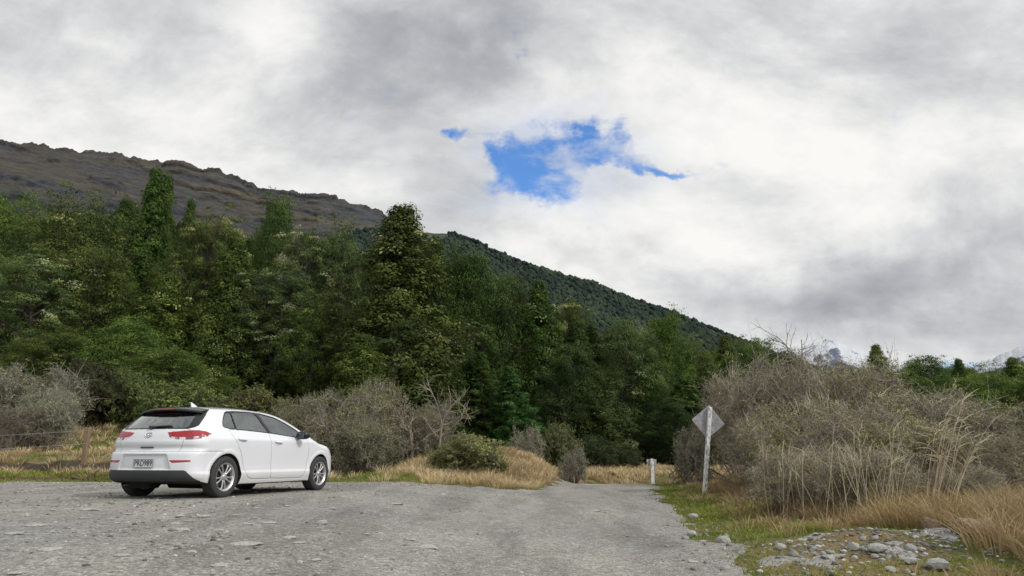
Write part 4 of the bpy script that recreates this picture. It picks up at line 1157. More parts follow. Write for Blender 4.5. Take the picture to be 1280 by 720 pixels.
def wire_fence():
    Y = 20.8; p0 = at(104, 586, Y); p1 = at(110, 535, Y); z = float(Tfast(p0[0], Y))
    root = empty('wire_fence', (p0[0], Y, z)); tag(root, 'brown timber fence post with wires running out of view to the left', 'fence')
    Hh = p1[2] - z
    def post(x, y, h, lean, s=.13):
        b = MB(); zz = float(Tfast(p0[0] + x, Y + y)) - z
        Mt = Matrix.Rotation(lean, 4, 'Y')
        b.box((0, 0, 0), (s, s * .9, h + .4), Mt, bev=.012)
        o = b.build('post', M['fence_wood'], root); o.location = (x + math.sin(lean) * h / 2, y, zz + h / 2 - .2); return o
    post(0, 0, Hh, math.atan2(p1[0] - p0[0], p1[2] - z))
    post(-6.5, -.6, Hh, .04); post(1.9, 4.4, .9, -.03, .10)
    for k, (za, zb) in enumerate(((.93, .93), (.55, .52))):
        b = MB(); t = np.linspace(0, 1, 12)
        dz = float(Tfast(p0[0] - 6.5, Y - .6)) - z
        pts = np.stack([-6.5 * t + .02, -.6 * t - .07, za * Hh * (1 - t) + (zb * Hh + dz) * t - .08 * 4 * t * (1 - t) * .5], 1)
        b.tube(pts, .0035, 5); b.build('wire', M['steel'], root)
wire_fence()

# ---------------------------------------------------------------- the parked car
def crom(pts, n=12):
    """smooth monotone interpolation table"""
    P = np.array(pts, float); xs_, ys_ = P[:, 0], P[:, 1]
    h = np.diff(xs_); dl = np.diff(ys_) / h
    m = np.zeros(len(xs_)); m[0] = dl[0]; m[-1] = dl[-1]
    for i in range(1, len(xs_) - 1):
        m[i] = 0 if dl[i - 1] * dl[i] <= 0 else 2 * dl[i - 1] * dl[i] / (dl[i - 1] + dl[i])
    X, Y = [], []
    for i in range(len(h)):
        t = np.arange(n) / n
        X += list(xs_[i] + t * h[i])
        Y += list((2 * t ** 3 - 3 * t ** 2 + 1) * ys_[i] + (t ** 3 - 2 * t ** 2 + t) * h[i] * m[i] + (-2 * t ** 3 + 3 * t ** 2) * ys_[i + 1] + (t ** 3 - t ** 2) * h[i] * m[i + 1])
    X.append(xs_[-1]); Y.append(ys_[-1]); X = np.array(X); Y = np.array(Y)
    return lambda q: np.interp(q, X, Y)

ztop = crom([(-.9, 1.28), (-.45, 1.362), (-.2, 1.394), (.2, 1.420), (.7, 1.433), (1.15, 1.425), (1.45, 1.398), (1.75, 1.325), (2.1, 1.195), (2.45, 1.045), (2.62, .985), (2.85, .945), (3.1, .890), (3.3, .815), (3.43, .72), (3.52, .60), (3.6, .45)])
xrear = crom([(.10, -.50), (.20, -.62), (.27, -.735), (.33, -.790), (.40, -.803), (.50, -.803), (.60, -.800), (.665, -.795), (.695, -.772), (.715, -.742), (.745, -.728), (.775, -.735), (.80, -.748), (.84, -.750), (.88, -.738), (.95, -.715), (1.0, -.690), (1.04, -.665), (1.20, -.515), (1.33, -.385), (1.42, -.28), (1.6, -.1)])
xfront = crom([(.10, 3.30), (.2, 3.42), (.3, 3.50), (.45, 3.535), (.6, 3.52), (.7, 3.48), (.8, 3.41), (.9, 3.33), (1.1, 3.25), (1.6, 3.2)])
sec = crom([(.10, .76), (.16, .82), (.20, .850), (.26, .868), (.33, .886), (.365, .8895), (.41, .876), (.48, .873), (.58, .880), (.70, .890), (.80, .8955), (.87, .8975), (.905, .893), (.93, .878), (.97, .862), (1.03, .832), (1.1, .797), (1.2, .745), (1.3, .690), (1.38, .640), (1.46, .575), (1.6, .45)])
plan = crom([(-.9, .925), (-.6, .95), (-.3, .972), (0, .987), (.5, .997), (1.2, 1.0), (2.0, .996), (2.5, .985), (2.9, .962), (3.2, .93), (3.5, .87), (3.7, .8)])

def smax(a, b, k):
    h = np.clip(.5 + .5 * (a - b) / k, 0, 1)
    return b + (a - b) * h + k * h * (1 - h)

def CF(x, y, z, cuts=True):
    ay = np.abs(y)
    Wd = sec(z) * plan(x)
    Wd = Wd * (1 - .07 * ss(1.0, -.6, x) * ss(.98, 1.4, z)) * (1 - .05 * ss(1.3, 2.4, x) * ss(.95, 1.3, z))
    Wd = Wd + .013 * np.exp(-((x + .05) / .5) ** 2 - ((z - .78) / .16) ** 2) + .008 * np.exp(-((x - 2.6) / .4) ** 2 - ((z - .74) / .15) ** 2)
    for ax in (0, 2.65):
        rr = np.sqrt((x - ax) ** 2 + (z - .316) ** 2)
        Wd = Wd + .012 * np.exp(-((rr - .385) / .035) ** 2)
    ft = (z - ztop(x) + .055 * (ay / .6) ** 2.2) * np.where(x > 1.5, .93, 1.0)
    bow = .115 * (ay / .7) ** 2.6 * (1 + .4 * ss(1.0, 1.3, z))
    rec = .030 * ss(.42, .38, ay - .35 * (.64 - z)) * ss(.425, .45, z) * ss(.665, .635, z)
    fr = -(x - xrear(z) - bow - rec) * np.where(z > 1.0, .68, .97)
    ff = (x - xfront(z) + .34 * (ay / .8) ** 2.8) * .9
    fs = ay - Wd
    f = smax(ft, fs, .075)
    f = smax(f, fr, .15)
    f = smax(f, ff, .12)
    f = smax(f, .185 - z + .06 * ss(.2, -.8, x) + .05 * ss(2.7, 3.5, x), .03)
    for ax in ((0, 2.65) if cuts else ()):
        cut = np.maximum(np.sqrt((x - ax) ** 2 + (z - .316) ** 2) - .356, .58 - ay)
        f = np.maximum(f, -cut)
    return f

def surface_nets(h=.0135):
    X = np.arange(-.86, 3.60, h); Y = np.arange(-h * .5, .96, h); Z = np.arange(.14, 1.50, h)
    f = CF(X[:, None, None], Y[None, :, None], Z[None, None, :])
    ins = f < 0
    nx, ny, nz = f.shape
    S = np.zeros((nx - 1, ny - 1, nz - 1, 3)); Cn = np.zeros((nx - 1, ny - 1, nz - 1))
    off = [(0, 0, 0), (1, 0, 0), (0, 1, 0), (1, 1, 0), (0, 0, 1), (1, 0, 1), (0, 1, 1), (1, 1, 1)]
    sl_ = lambda o: (slice(o[0], nx - 1 + o[0]), slice(o[1], ny - 1 + o[1]), slice(o[2], nz - 1 + o[2]))
    for a in range(8):
        for b in range(a + 1, 8):
            if bin(a ^ b).count('1') != 1: continue
            oa, ob = off[a], off[b]
            fa, fb = f[sl_(oa)], f[sl_(ob)]
            cr = (fa < 0) != (fb < 0)
            t = np.where(cr, fa / np.where(cr, fa - fb, 1), 0)
            for q in range(3):
                S[..., q] += np.where(cr, oa[q] + t * (ob[q] - oa[q]), 0)
            Cn += cr
    act = Cn > 0
    idx = -np.ones(act.shape, int); idx[act] = np.arange(act.sum())
    P = S[act] / Cn[act][:, None]
    I = np.argwhere(act)
    V = np.stack([X[I[:, 0]] + P[:, 0] * h, Y[I[:, 1]] + P[:, 1] * h, Z[I[:, 2]] + P[:, 2] * h], 1)
    Fs = []
    for ax in range(3):
        o = [slice(None)] * 3; o2 = [slice(None)] * 3; o[ax] = slice(0, -1); o2[ax] = slice(1, None)
        a, b = ins[tuple(o)], ins[tuple(o2)]
        E = np.argwhere(a != b)
        a1, a2 = (ax + 1) % 3, (ax + 2) % 3
        ok = (E[:, a1] > 0) & (E[:, a2] > 0) & (E[:, a1] < f.shape[a1] - 1) & (E[:, a2] < f.shape[a2] - 1)
        E = E[ok]
        sg = a[tuple(E.T)]
        c = []
        for d1, d2 in ((-1, -1), (0, -1), (0, 0), (-1, 0)):
            q = E.copy(); q[:, a1] += d1; q[:, a2] += d2
            c.append(idx[q[:, 0], q[:, 1], q[:, 2]])
        c = np.stack(c, 1)
        c[~sg] = c[~sg][:, ::-1]
        Fs.append(c)
    Fc = np.concatenate(Fs); Fc = Fc[(Fc >= 0).all(1)]
    return V, Fc

def grad(P, e=.002):
    g_ = np.stack([CF(P[:, 0] + e, P[:, 1], P[:, 2]) - CF(P[:, 0] - e, P[:, 1], P[:, 2]),
                   CF(P[:, 0], P[:, 1] + e, P[:, 2]) - CF(P[:, 0], P[:, 1] - e, P[:, 2]),
                   CF(P[:, 0], P[:, 1], P[:, 2] + e) - CF(P[:, 0], P[:, 1], P[:, 2] - e)], 1) / (2 * e)
    return g_
def project(P, it=3):
    for _ in range(it):
        g_ = grad(P); f = CF(P[:, 0], P[:, 1], P[:, 2])
        P = P - g_ * (np.clip(f, -.01, .01) / (np.sum(g_ * g_, 1) + 1e-6))[:, None]
    return P

# outlines, side view (x, z)
BELT = [(2.10, .972), (1.94, .950), (1.60, .972), (1.16, 1.004), (.74, 1.025), (.32, 1.040), (.075, 1.052)]
FRAME = [(2.10, .972)] + BELT[1:] + [(-.03, 1.066), (-.062, 1.090), (-.03, 1.156), (.03, 1.232), (.109, 1.312), (.192, 1.342), (.425, 1.358), (.763, 1.360), (1.04, 1.350), (1.372, 1.304), (1.686, 1.206), (1.90, 1.115), (2.02, 1.045)]
def inset(P, d):
    P = np.array(P); A = np.roll(P, 1, 0); B = np.roll(P, -1, 0)
    n1 = P - A; n2 = B - P
    n1 = np.stack([n1[:, 1], -n1[:, 0]], 1); n2 = np.stack([n2[:, 1], -n2[:, 0]], 1)
    n1 /= np.linalg.norm(n1, axis=1)[:, None]; n2 /= np.linalg.norm(n2, axis=1)[:, None]
    n = n1 + n2; n /= np.linalg.norm(n, axis=1)[:, None]
    return P + n * d
def clip_poly(P, a, b, keep_left=True):
    """half-plane clip by the line a-b"""
    out = []; P = [tuple(p) for p in P]
    def s(p):
        v = (b[0] - a[0]) * (p[1] - a[1]) - (b[1] - a[1]) * (p[0] - a[0]); return v if keep_left else -v
    for i in range(len(P)):
        p, q = P[i], P[(i + 1) % len(P)]; sp, sq = s(p), s(q)
        if sp >= 0: out.append(p)
        if sp * sq < 0:
            t = sp / (sp - sq); out.append((p[0] + t * (q[0] - p[0]), p[1] + t * (q[1] - p[1])))
    return out
INN = inset(FRAME, .017); 
if poly_sd(INN, np.array([1.0]), np.array([1.2]))[0] > poly_sd(np.array(FRAME), np.array([1.0]), np.array([1.2]))[0]: INN = inset(FRAME, -.017)
q1, q2 = (.255, 1.4), (.215, 1.0)
QUARTER = clip_poly(INN, q1, q2, False); RG = clip_poly(clip_poly(INN, (.285, 1.4), (.245, 1.0), True), (.815, 1.4), (1.06, 1.0), False); FG = clip_poly(INN, (.895, 1.4), (1.135, 1.0), True)
if len(QUARTER) < 3 or min(p[0] for p in QUARTER) > 0:
    QUARTER = clip_poly(INN, q1, q2, True); RG = clip_poly(clip_poly(INN, (.285, 1.4), (.245, 1.0), False), (.815, 1.4), (1.06, 1.0), True); FG = clip_poly(INN, (.895, 1.4), (1.135, 1.0), False)
RDOOR = [(.060, 1.046), (.075, 1.00), (.13, .90), (.307, .69), (.375, .57), (.43, .44), (.50, .335), (.56, .285), (.66, .268), (1.11, .262), (1.135, .30), (1.135, .45), (1.09, .79), (1.06, .92), (1.05, 1.010), (.74, 1.025), (.32, 1.040)]
FDOOR = [(1.05, 1.010), (1.06, .92), (1.09, .79), (1.135, .45), (1.135, .30), (1.16, .262), (1.95, .252), (2.07, .262), (2.13, .31), (2.20, .42), (2.235, .60), (2.235, .75), (2.19, .90), (2.10, .972), (1.94, .950), (1.60, .972), (1.16, 1.004)]
# outlines wrapped round the tail: (distance from centre line, z)
TLAMP = [(.315, .985), (.50, 1.000), (.74, 1.016), (.90, 1.018), (1.06, 1.000), (1.215, .958), (1.13, .922), (1.02, .893), (.86, .872), (.62, .868), (.45, .885), (.37, .920)]
TRED = [(.325, .980), (.50, .995), (.74, 1.011), (.90, 1.013), (1.06, .995), (1.205, .958), (1.10, .942), (.95, .925), (.78, .912), (.60, .908), (.47, .912), (.385, .928)]
RGLASS = [(-.60, 1.048), (.60, 1.048), (.655, 1.075), (.615, 1.26), (.55, 1.345), (-.55, 1.345), (-.615, 1.26), (-.655, 1.075)]
RPANEL = [(-.655, 1.030), (.655, 1.030), (.78, 1.055), (.84, 1.085), (.82, 1.24), (.77, 1.36), (.62, 1.372), (-.62, 1.372), (-.77, 1.36), (-.82, 1.24), (-.84, 1.085), (-.78, 1.055)]
HATCH = [(-.60, .700), (.60, .700), (.66, .80), (.675, .87), (.72, 1.02), (.655, 1.030), (-.655, 1.030), (-.72, 1.02), (-.675, .87), (-.66, .80)]
BBLK = [(-1.06, .10), (1.06, .10), (1.06, .268), (1.00, .292), (.83, .415), (.78, .426), (-.78, .426), (-.83, .415), (-1.00, .292), (-1.06, .268)]
REFL = [(.47, .572), (.90, .572), (.905, .548), (.56, .530)]
WSCR = [(-.70, 1.00), (.70, 1.00), (.545, 1.385), (.40, 1.41), (-.40, 1.41), (-.545, 1.385)]

def paint(name, col, rough=.13, coat=1.0):
    m = N(name); v = m.coord()
    n = m.noise(v, 3, 4); dust = m.noise(v, 40, 5, .7)
    z = m.n('ShaderNodeSeparateXYZ', {0: v}).outputs[2]
    c = m.mix(m.rng(m.math('ADD', z, m.math('MULTIPLY', n, .15)), .58, .18, 0, .5), col, (.36, .34, .30))
    geo = m.n('ShaderNodeNewGeometry')
    c = m.mix(geo.outputs['Backfacing'], c, (.10, .10, .095))
    ro = m.math('ADD', rough, m.math('MULTIPLY', dust, .18))
    return m.out(m.pbr(c, ro, None, spec=.5, Coat_Weight=coat * .7, Coat_Roughness=.08))

def car():
    P_ = dict(
        white=paint('white_car_paint', (.66, .67, .70)),
        black=simple('gloss_black_trim', (.012, .012, .013), .25, var=.2),
        plast=simple('dark_grey_plastic', (.035, .037, .042), .55, var=.15, bump=.1),
        inner=simple('wheel_arch_felt', (.010, .010, .010), .9),
        red=None, rubber=simple('tyre_rubber', (.028, .028, .029), .8, var=.25, scale=20, bump=.3),
        alloy=simple('silver_alloy', (.50, .50, .51), .32, .75, var=.08), dark=simple('brake_disc_dark', (.05, .05, .05), .5, .6),
        glass_mirror=simple('mirror_silver', (.25, .26, .28), .08, 1.0, var=.02), chrome=simple('chrome', (.75, .75, .77), .12, 1.0, var=.04), seat=simple('grey_seat_cloth', (.07, .072, .08), .9, scale=20, bump=.3))
    m = N('red_tail_lens'); v = m.coord()
    st = m.n('ShaderNodeTexWave', {'Vector': v, 'Scale': 22.0}, bands_direction='Z').outputs['Fac']
    P_['red'] = m.out(m.pbr(m.mix(m.rng(st, .3, .7, 0, .6), (.36, .006, .012), (.20, .004, .010)), .12, Coat_Weight=.5, Emission_Color=(.5, .01, .02, 1), Emission_Strength=.0))
    m = N('clear_tail_lens'); v = m.coord()
    w1 = m.noise(m.mapv(v, (14, 14, 3)), 1, 1)
    P_['clear'] = m.out(m.pbr(m.mix(m.rng(w1, .40, .50), (.16, .08, .10), (.62, .58, .62)), .15, metal=.2, Coat_Weight=.5))
    def glass(name, tint, k):
        m = N(name)
        tr = m.n('ShaderNodeBsdfTransparent', {'Color': (*tint, 1)}).outputs[0]
        gl = m.n('ShaderNodeBsdfGlossy', {'Color': (.9, .95, .93, 1), 'Roughness': .02}).outputs[0]
        fr = m.n('ShaderNodeFresnel', {'IOR': 1.55}).outputs[0]
        f = m.math('MULTIPLY_ADD', fr, k, .12, clamp=True)
        mx = m.n('ShaderNodeMixShader', {0: f}); m.t.links.new(tr, mx.inputs[1]); m.t.links.new(gl, mx.inputs[2])
        return m.out(mx.outputs[0])
    P_['glass'] = glass('tinted_window_glass', (.72, .78, .74), 1.8)
    P_['glassd'] = glass('dark_window_glass', (.62, .66, .64), 2.2)

    root = empty('parked_car', (CARX, CARY, CARZ), CYAW)
    tag(root, 'white hatchback car parked on the gravel with its tail toward the viewer', 'car')

    V, Fc = surface_nets()
    V = project(V)
    nv = len(V); Vm = V * [1, -1, 1]
    # mirror and drop the faces that straddle the centre line twice
    V = np.concatenate([V, Vm]); Fc = np.concatenate([Fc, Fc[:, ::-1] + nv])
    key = np.round(V / 1e-4).astype(np.int64); _, fi, inv = np.unique(key, axis=0, return_index=True, return_inverse=True)
    inv = inv.ravel(); V = V[fi]; Fc = inv[Fc]
    Fs_ = np.sort(Fc, 1); _, ui = np.unique(Fs_, axis=0, return_index=True); Fc = Fc[np.sort(ui)]
    g_ = grad(V); Nn = g_ / (np.linalg.norm(g_, axis=1)[:, None] + 1e-9)
    def wrapw(P): return np.abs(P[:, 1]) + np.maximum(P[:, 0] - xrear(P[:, 2]) - .0, 0) * 1.0
    C = V[Fc].mean(1); NC = Nn[Fc].mean(1)
    names = ['body']; cls = np.zeros(len(Fc), int); polys = {}
    wv = wrapw(C); sw_ = wv * np.sign(C[:, 1])
    def setc(name, mask, poly=None, proj=None):
        if name not in names: names.append(name)
        cls[mask] = names.index(name)
        if poly is not None: polys.setdefault(names.index(name), []).append((np.array(poly), proj))
    rearish = (NC[:, 0] < .25) & (C[:, 0] < .1) & (np.abs(NC[:, 2]) < .93)
    inw = lambda P, a, b: poly_sd(np.array(P), a, b) > 0
    setc('rear_bumper', (C[:, 2] < .700) & (C[:, 0] < -.13) & (C[:, 2] > .1) & rearish, [(-1.5, -.5), (1.5, -.5), (1.5, .700), (-1.5, .700)], 'w')
    setc('tailgate', inw(HATCH, sw_, C[:, 2]) & rearish, HATCH, 'w')
    setc('window_surround', inw(RPANEL, sw_, C[:, 2]) & rearish, RPANEL, 'w')
    setc('rear_window', inw(RGLASS, sw_, C[:, 2]) & rearish, RGLASS, 'w')
    for sg, nm in ((1, 'tail_light'), (-1, 'tail_light_b')):
        s_ = C[:, 1] * sg > 0
        setc(nm, inw(TLAMP, wv, C[:, 2]) & rearish & s_, TLAMP, 'w'); 
        setc(nm + '_red', inw(TRED, wv, C[:, 2]) & rearish & s_, TRED, 'w')
    setc('lower_bumper', inw(BBLK, sw_, C[:, 2]) & rearish & (C[:, 0] < -.34), BBLK, 'w')
    for sg, nm in ((1, 'reflector'), (-1, 'reflector_b')):
        setc(nm, inw(REFL, wv, C[:, 2]) & rearish & (C[:, 1] * sg > 0), REFL, 'w')
    for sg, sf in ((-1, ''), (1, '_b')):
        sd2 = (C[:, 1] * sg > .5) & (np.abs(NC[:, 1]) > .4)
        for nm, po in (('rear_door', RDOOR), ('front_door', FDOOR), ('window_frame', FRAME), ('quarter_window', QUARTER), ('rear_door_window', RG), ('front_door_window', FG)):
            setc(nm + sf, inw(po, C[:, 0], C[:, 2]) & sd2, po, 's')
    setc('windscreen', inw(WSCR, C[:, 1], C[:, 2]) & (C[:, 0] > 1.4) & (C[:, 0] < 2.66) & (NC[:, 2] > .3) & (np.abs(NC[:, 1]) < .6), WSCR, 'f')
    arch = np.zeros(len(C), bool)
    for ax in (0, 2.65):
        rr = np.hypot(C[:, 0] - ax, C[:, 2] - .316)
        arch |= (rr < .359) & (np.abs(C[:, 1]) < .93) & (np.abs(C[:, 1]) > .5)
    th_ = np.arange(96) * math.pi / 48
    setc('wheel_arch_liner', arch)
    li = names.index('wheel_arch_liner')
    for ax in (0, 2.65): polys.setdefault(li, []).append((np.stack([ax + .357 * np.cos(th_), .316 + .357 * np.sin(th_)], 1), 's'))
    setc('underbody', (C[:, 2] < .27) & (NC[:, 2] < -.6))
    HL = [(.52, .60), (.80, .70), (.84, .80), (.70, .80), (.50, .70)]
    fy = np.abs(C[:, 1])
    setc('front_grille', (C[:, 0] > 3.3) & (fy < .55) & (C[:, 2] > .34) & (C[:, 2] < .66) & (NC[:, 0] > .4))
    for sg, nm in ((1, 'headlight'), (-1, 'headlight_b')):
        setc(nm, (C[:, 0] > 3.0) & (C[:, 1] * sg > .50) & (C[:, 2] > .665) & (C[:, 2] < .765) & (NC[:, 2] < .8))

    # snap borders onto the outlines
    vmin = np.full(len(V), 99); vmax = np.full(len(V), -1)
    for k in range(4):
        np.minimum.at(vmin, Fc[:, k], cls); np.maximum.at(vmax, Fc[:, k], cls)
    border = np.where(vmin != vmax)[0]
    vc = {}
    for k in range(4):
        for fi_ in np.where(np.isin(Fc[:, k], border))[0]: vc.setdefault(int(Fc[fi_, k]), set()).add(int(cls[fi_]))
    for vi, cs in vc.items():
        p = V[vi]; best = None
        for c in cs:
            for poly, pr in polys.get(c, []):
                if pr == 's': q = (p[0], p[2])
                elif pr == 'f': q = (p[1], p[2])
                else:
                    w_ = abs(p[1]) + max(p[0] - float(xrear(p[2])), 0)
                    q = (w_ * (1 if p[1] >= 0 else -1), p[2])
                    if poly[:, 0].min() > 0: q = (w_, p[2])
                A = poly; B = np.roll(poly, -1, 0); e = B - A
                t = np.clip(((q[0] - A[:, 0]) * e[:, 0] + (q[1] - A[:, 1]) * e[:, 1]) / (e ** 2).sum(1), 0, 1)
                cx = A + t[:, None] * e; d = np.hypot(cx[:, 0] - q[0], cx[:, 1] - q[1]); k = d.argmin()
                if d[k] < .016 and (best is None or c > best[0] ): best = (c, cx[k, 0] - q[0], cx[k, 1] - q[1], pr, poly[:, 0].min() > 0)
        if best:
            c, du, dz, pr, pos_ = best
            p[2] += dz
            if pr == 's': p[0] += du
            elif pr == 'f': p[1] += du
            else:
                sgy = 1 if p[1] >= 0 else -1
                if not pos_: du = du * sgy
                if abs(Nn[vi, 1]) > abs(Nn[vi, 0]): p[0] += du
                else: p[1] += du * sgy
    isl = np.array([li in vc.get(int(v_), ()) and abs(V[v_, 1]) > .75 for v_ in border])
    V[border[~isl]] = project(V[border[~isl]], 3)
    q_ = V[border[isl]]; sg_ = np.sign(q_[:, 1]); lo = np.full(len(q_), .6); hi = np.full(len(q_), 1.0)
    for _ in range(24):
        md = (lo + hi) / 2; f_ = CF(q_[:, 0], md, q_[:, 2], False); lo = np.where(f_ < 0, md, lo); hi = np.where(f_ < 0, hi, md)
    V[border[isl], 1] = lo * sg_
    g_ = grad(V); Nn = g_ / (np.linalg.norm(g_, axis=1)[:, None] + 1e-9)

    matof = {'body': 'white', 'rear_bumper': 'white', 'tailgate': 'white', 'window_surround': 'black', 'rear_window': 'glassd', 'lower_bumper': 'plast',
             'rear_door': 'white', 'front_door': 'white', 'window_frame': 'black', 'quarter_window': 'glass', 'rear_door_window': 'glass', 'front_door_window': 'glass',
             'windscreen': 'glass', 'wheel_arch_liner': 'inner', 'underbody': 'inner', 'front_grille': 'plast', 'headlight': 'clear', 'tail_light': 'clear', 'tail_light_red': 'red', 'reflector': 'red'}
    gapn = {'rear_door', 'front_door', 'tailgate', 'rear_bumper'}
    objs = {}
    order = ['body', 'rear_bumper', 'tailgate', 'window_surround', 'rear_window', 'lower_bumper'] + [n for n in names if n not in ('body', 'rear_bumper', 'tailgate', 'window_surround', 'rear_window', 'lower_bumper')]
    for nm in order:
        ci = names.index(nm); fs = Fc[cls == ci]
        if not len(fs): continue
        base = nm.replace('_b_', '_'); base = base[:-2] if base.endswith('_b') else base
        uv_, loc = np.unique(fs, return_inverse=True); loc = loc.reshape(fs.shape)
        Vp = V[uv_].copy(); Np = Nn[uv_]
        if base in gapn or base == 'body':
            bm_ = (vmin[uv_] != vmax[uv_])
            # only where this part meets another opening panel
            cent = np.zeros_like(Vp); cnt = np.zeros(len(Vp))
            fcn = V[fs].mean(1)
            for k in range(4):
                np.add.at(cent, loc[:, k], fcn); np.add.at(cnt, loc[:, k], 1)
            cent /= cnt[:, None]
            other = np.array([any((names[c].replace('_b', '') if names[c].endswith('_b') else names[c]) in gapn | {'body'} and c != ci for c in vc.get(int(v_), ())) for v_ in uv_])
            mk = bm_ & other & ~np.isin(vmax[uv_], [names.index('underbody'), names.index('wheel_arch_liner')])
            dv = cent - Vp; dv /= np.linalg.norm(dv, axis=1)[:, None] + 1e-9
            Vp[mk] += dv[mk] * .0024 - Np[mk] * .004
        parent = root
        if base == 'quarter_window' or base.endswith('door_window'):
            sfx = '_b' if nm.endswith('_b') else ''
            parent = objs.get(('front_door' if 'front' in base else 'rear_door') + sfx) or root
            Vp -= Np * .006
        if base == 'tail_light_red':
            parent = objs['tail_light_b' if '_b_' in nm else 'tail_light']
        if base == 'rear_window': parent = objs['tailgate']; Vp -= Np * .004
        if base == 'window_surround': parent = objs['tailgate']
        if base == 'lower_bumper': parent = objs['rear_bumper']; Vp += Np * .004
        pub = {'tail_light_red': 'lens', 'rear_door': 'door', 'front_door': 'door', 'rear_door_window': 'window', 'front_door_window': 'window', 'quarter_window': 'window',
               'underbody': 'underbody', 'reflector': 'rear_reflector'}.get(base, base)
        o = mesh_obj(pub, Vp, loc.astype(np.int32), P_[matof[base]], parent, smooth=True)
        objs[nm] = o

    part = lambda mb, nm, mat, par=root, sm=False: mb.build(nm, P_[mat], par, sm)
    # wheels
    tyre = [(.205, -.098), (.215, -.104), (.255, -.110), (.290, -.106), (.308, -.095), (.3145, -.075), (.316, -.04), (.316, 0), (.316, .04), (.3145, .075), (.308, .095), (.290, .106), (.255, .110), (.215, .104), (.205, .098), (.200, .0)]
    for ax in (0, 2.65):
        for sg in (-1, 1):
            hub = MB()
            hub.lathe([(.0, -.02), (.06, -.02), (.06, .01), (.135, .01), (.135, -.01), (.0, -.0101)], 32)
            w = part(hub, 'wheel', 'dark', root, False); w.location = (ax, sg * (.775 if ax else .768), .316)
            if sg > 0: w.rotation_euler = (0, 0, math.pi)
            b = MB(); b.lathe(tyre, 64, closed=True)
            for q in (-.045, -.015, .015, .045): pass
            part(b, 'tyre', 'rubber', w, True)
            b = MB()
            b.lathe([(.198, .09), (.206, .095), (.212, .10), (.212, .09), (.195, .05), (.19, -.05), (.200, -.085), (.212, -.097), (.216, -.100), (.2135, -.106), (.207, -.104), (.196, -.094), (.186, -.080), (.178, -.05), (.180, .05)], 64, closed=True)
            b.lathe([(0, -.098), (.020, -.098), (.030, -.094), (.036, -.088), (.050, -.084), (.058, -.070), (.058, -.045), (0, -.045)], 32)
            for k in range(10):
                a0 = k * 2 * math.pi / 10 + (.09 if k % 2 else -.09)
                rr = np.linspace(.045, .196, 6)
                wd = np.array([.017, .0125, .0115, .012, .014, .021]); yo = np.array([-.078, -.084, -.088, -.090, -.090, -.086])
                ca, sa = math.cos(a0), math.sin(a0)
                rows = []
                for r1, w1, y1 in zip(rr, wd, yo):
                    for (dw, dy) in ((-w1, .022), (-w1, .006), (-w1 * .55, 0), (w1 * .55, 0), (w1, .006), (w1, .022)):
                        rows.append((r1 * ca - dw * sa, y1 + dy, r1 * sa + dw * ca))
                Fq = [(i * 6 + j, i * 6 + j + 1, (i + 1) * 6 + j + 1, (i + 1) * 6 + j) for i in range(5) for j in range(5)]
                b.add(rows, Fq)
            for k in range(5):
                a0 = k * 2 * math.pi / 5 + .3
                b.tube([(.034 * math.cos(a0), -.086, .034 * math.sin(a0)), (.034 * math.cos(a0), -.080, .034 * math.sin(a0))], .006, 8)
            part(b, 'rim', 'alloy', w, False)
    # axle and tank shapes beneath
    for x_ in (0, 2.65):
        b = MB(); b.tube([(x_, -.66, .30), (x_, .66, .30)], .033, 10); part(b, 'axle', 'inner')
    b = MB(); b.box((.45, -.1, .20), (.7, .9, .14), bev=.04); part(b, 'fuel_tank', 'inner')
    b = MB(); b.box((-.42, .30, .22), (.30, .50, .14), bev=.05); part(b, 'silencer', 'inner')
    b = MB(); b.tube([(-.45, .42, .225), (-.70, .42, .218)], .024, 14, cap=False); part(b, 'exhaust_pipe', 'chrome')
    # spoiler
    ys_ = np.linspace(-.585, .585, 25); rows = []
    for y in ys_:
        q = abs(y) / .60; bw = .15 * q ** 2.4; dz = -.050 * q ** 2.2; th = 1 - .25 * q ** 4
        prof_ = [(-.22 + bw * .4, 1.392 + dz), (-.34 + bw, 1.380 + dz), (-.455 + bw, 1.357 + dz), (-.475 + bw, 1.346 + dz), (-.478 + bw, 1.330 + dz), (-.465 + bw, 1.316 + dz * .9), (-.40 + bw, 1.302 + dz * .8), (-.32 + bw * .8, 1.305 + dz * .6)]
        rows += [(a, y, c + .004) for a, c in prof_]
    Fq = [(i * 8 + j, i * 8 + (j + 1) % 8, (i + 1) * 8 + (j + 1) % 8, (i + 1) * 8 + j) for i in range(24) for j in range(8)] + [tuple(range(8)), tuple(range(24 * 8, 25 * 8))[::-1]]
    b = MB(); b.add(rows, Fq); sp = part(b, 'spoiler', 'black', root, False)
    b = MB(); b.box((-.477, 0, 1.343), (.008, .40, .020), bev=.003); part(b, 'brake_light', 'red', sp)
    # fin antenna
    b = MB(); rows = []
    for t_ in np.linspace(0, 1, 8):
        L0 = .17 * (1 - t_ * .78); z_ = 1.408 + .075 * t_ ** .8; xo = .10 + (-.02 * t_)
        for a0 in np.arange(12) * math.pi / 6:
            rows.append((xo + L0 * (.5 + .5 * math.cos(a0)) * 1.0, .022 * (1 - t_ * .7) * math.sin(a0), z_))
    b.add(rows, [(i * 12 + j, i * 12 + (j + 1) % 12, (i + 1) * 12 + (j + 1) % 12, (i + 1) * 12 + j) for i in range(7) for j in range(12)] + [tuple(range(84, 96))])
    part(b, 'antenna', 'white', root, True)
    # wiper
    gp = lambda y, z, o_=.012: (float(xrear(z)) + .075 * (abs(y) / .7) ** 2.4 * (1 + .8 * float(ss(1.0, 1.3, z))) - o_, y, z)
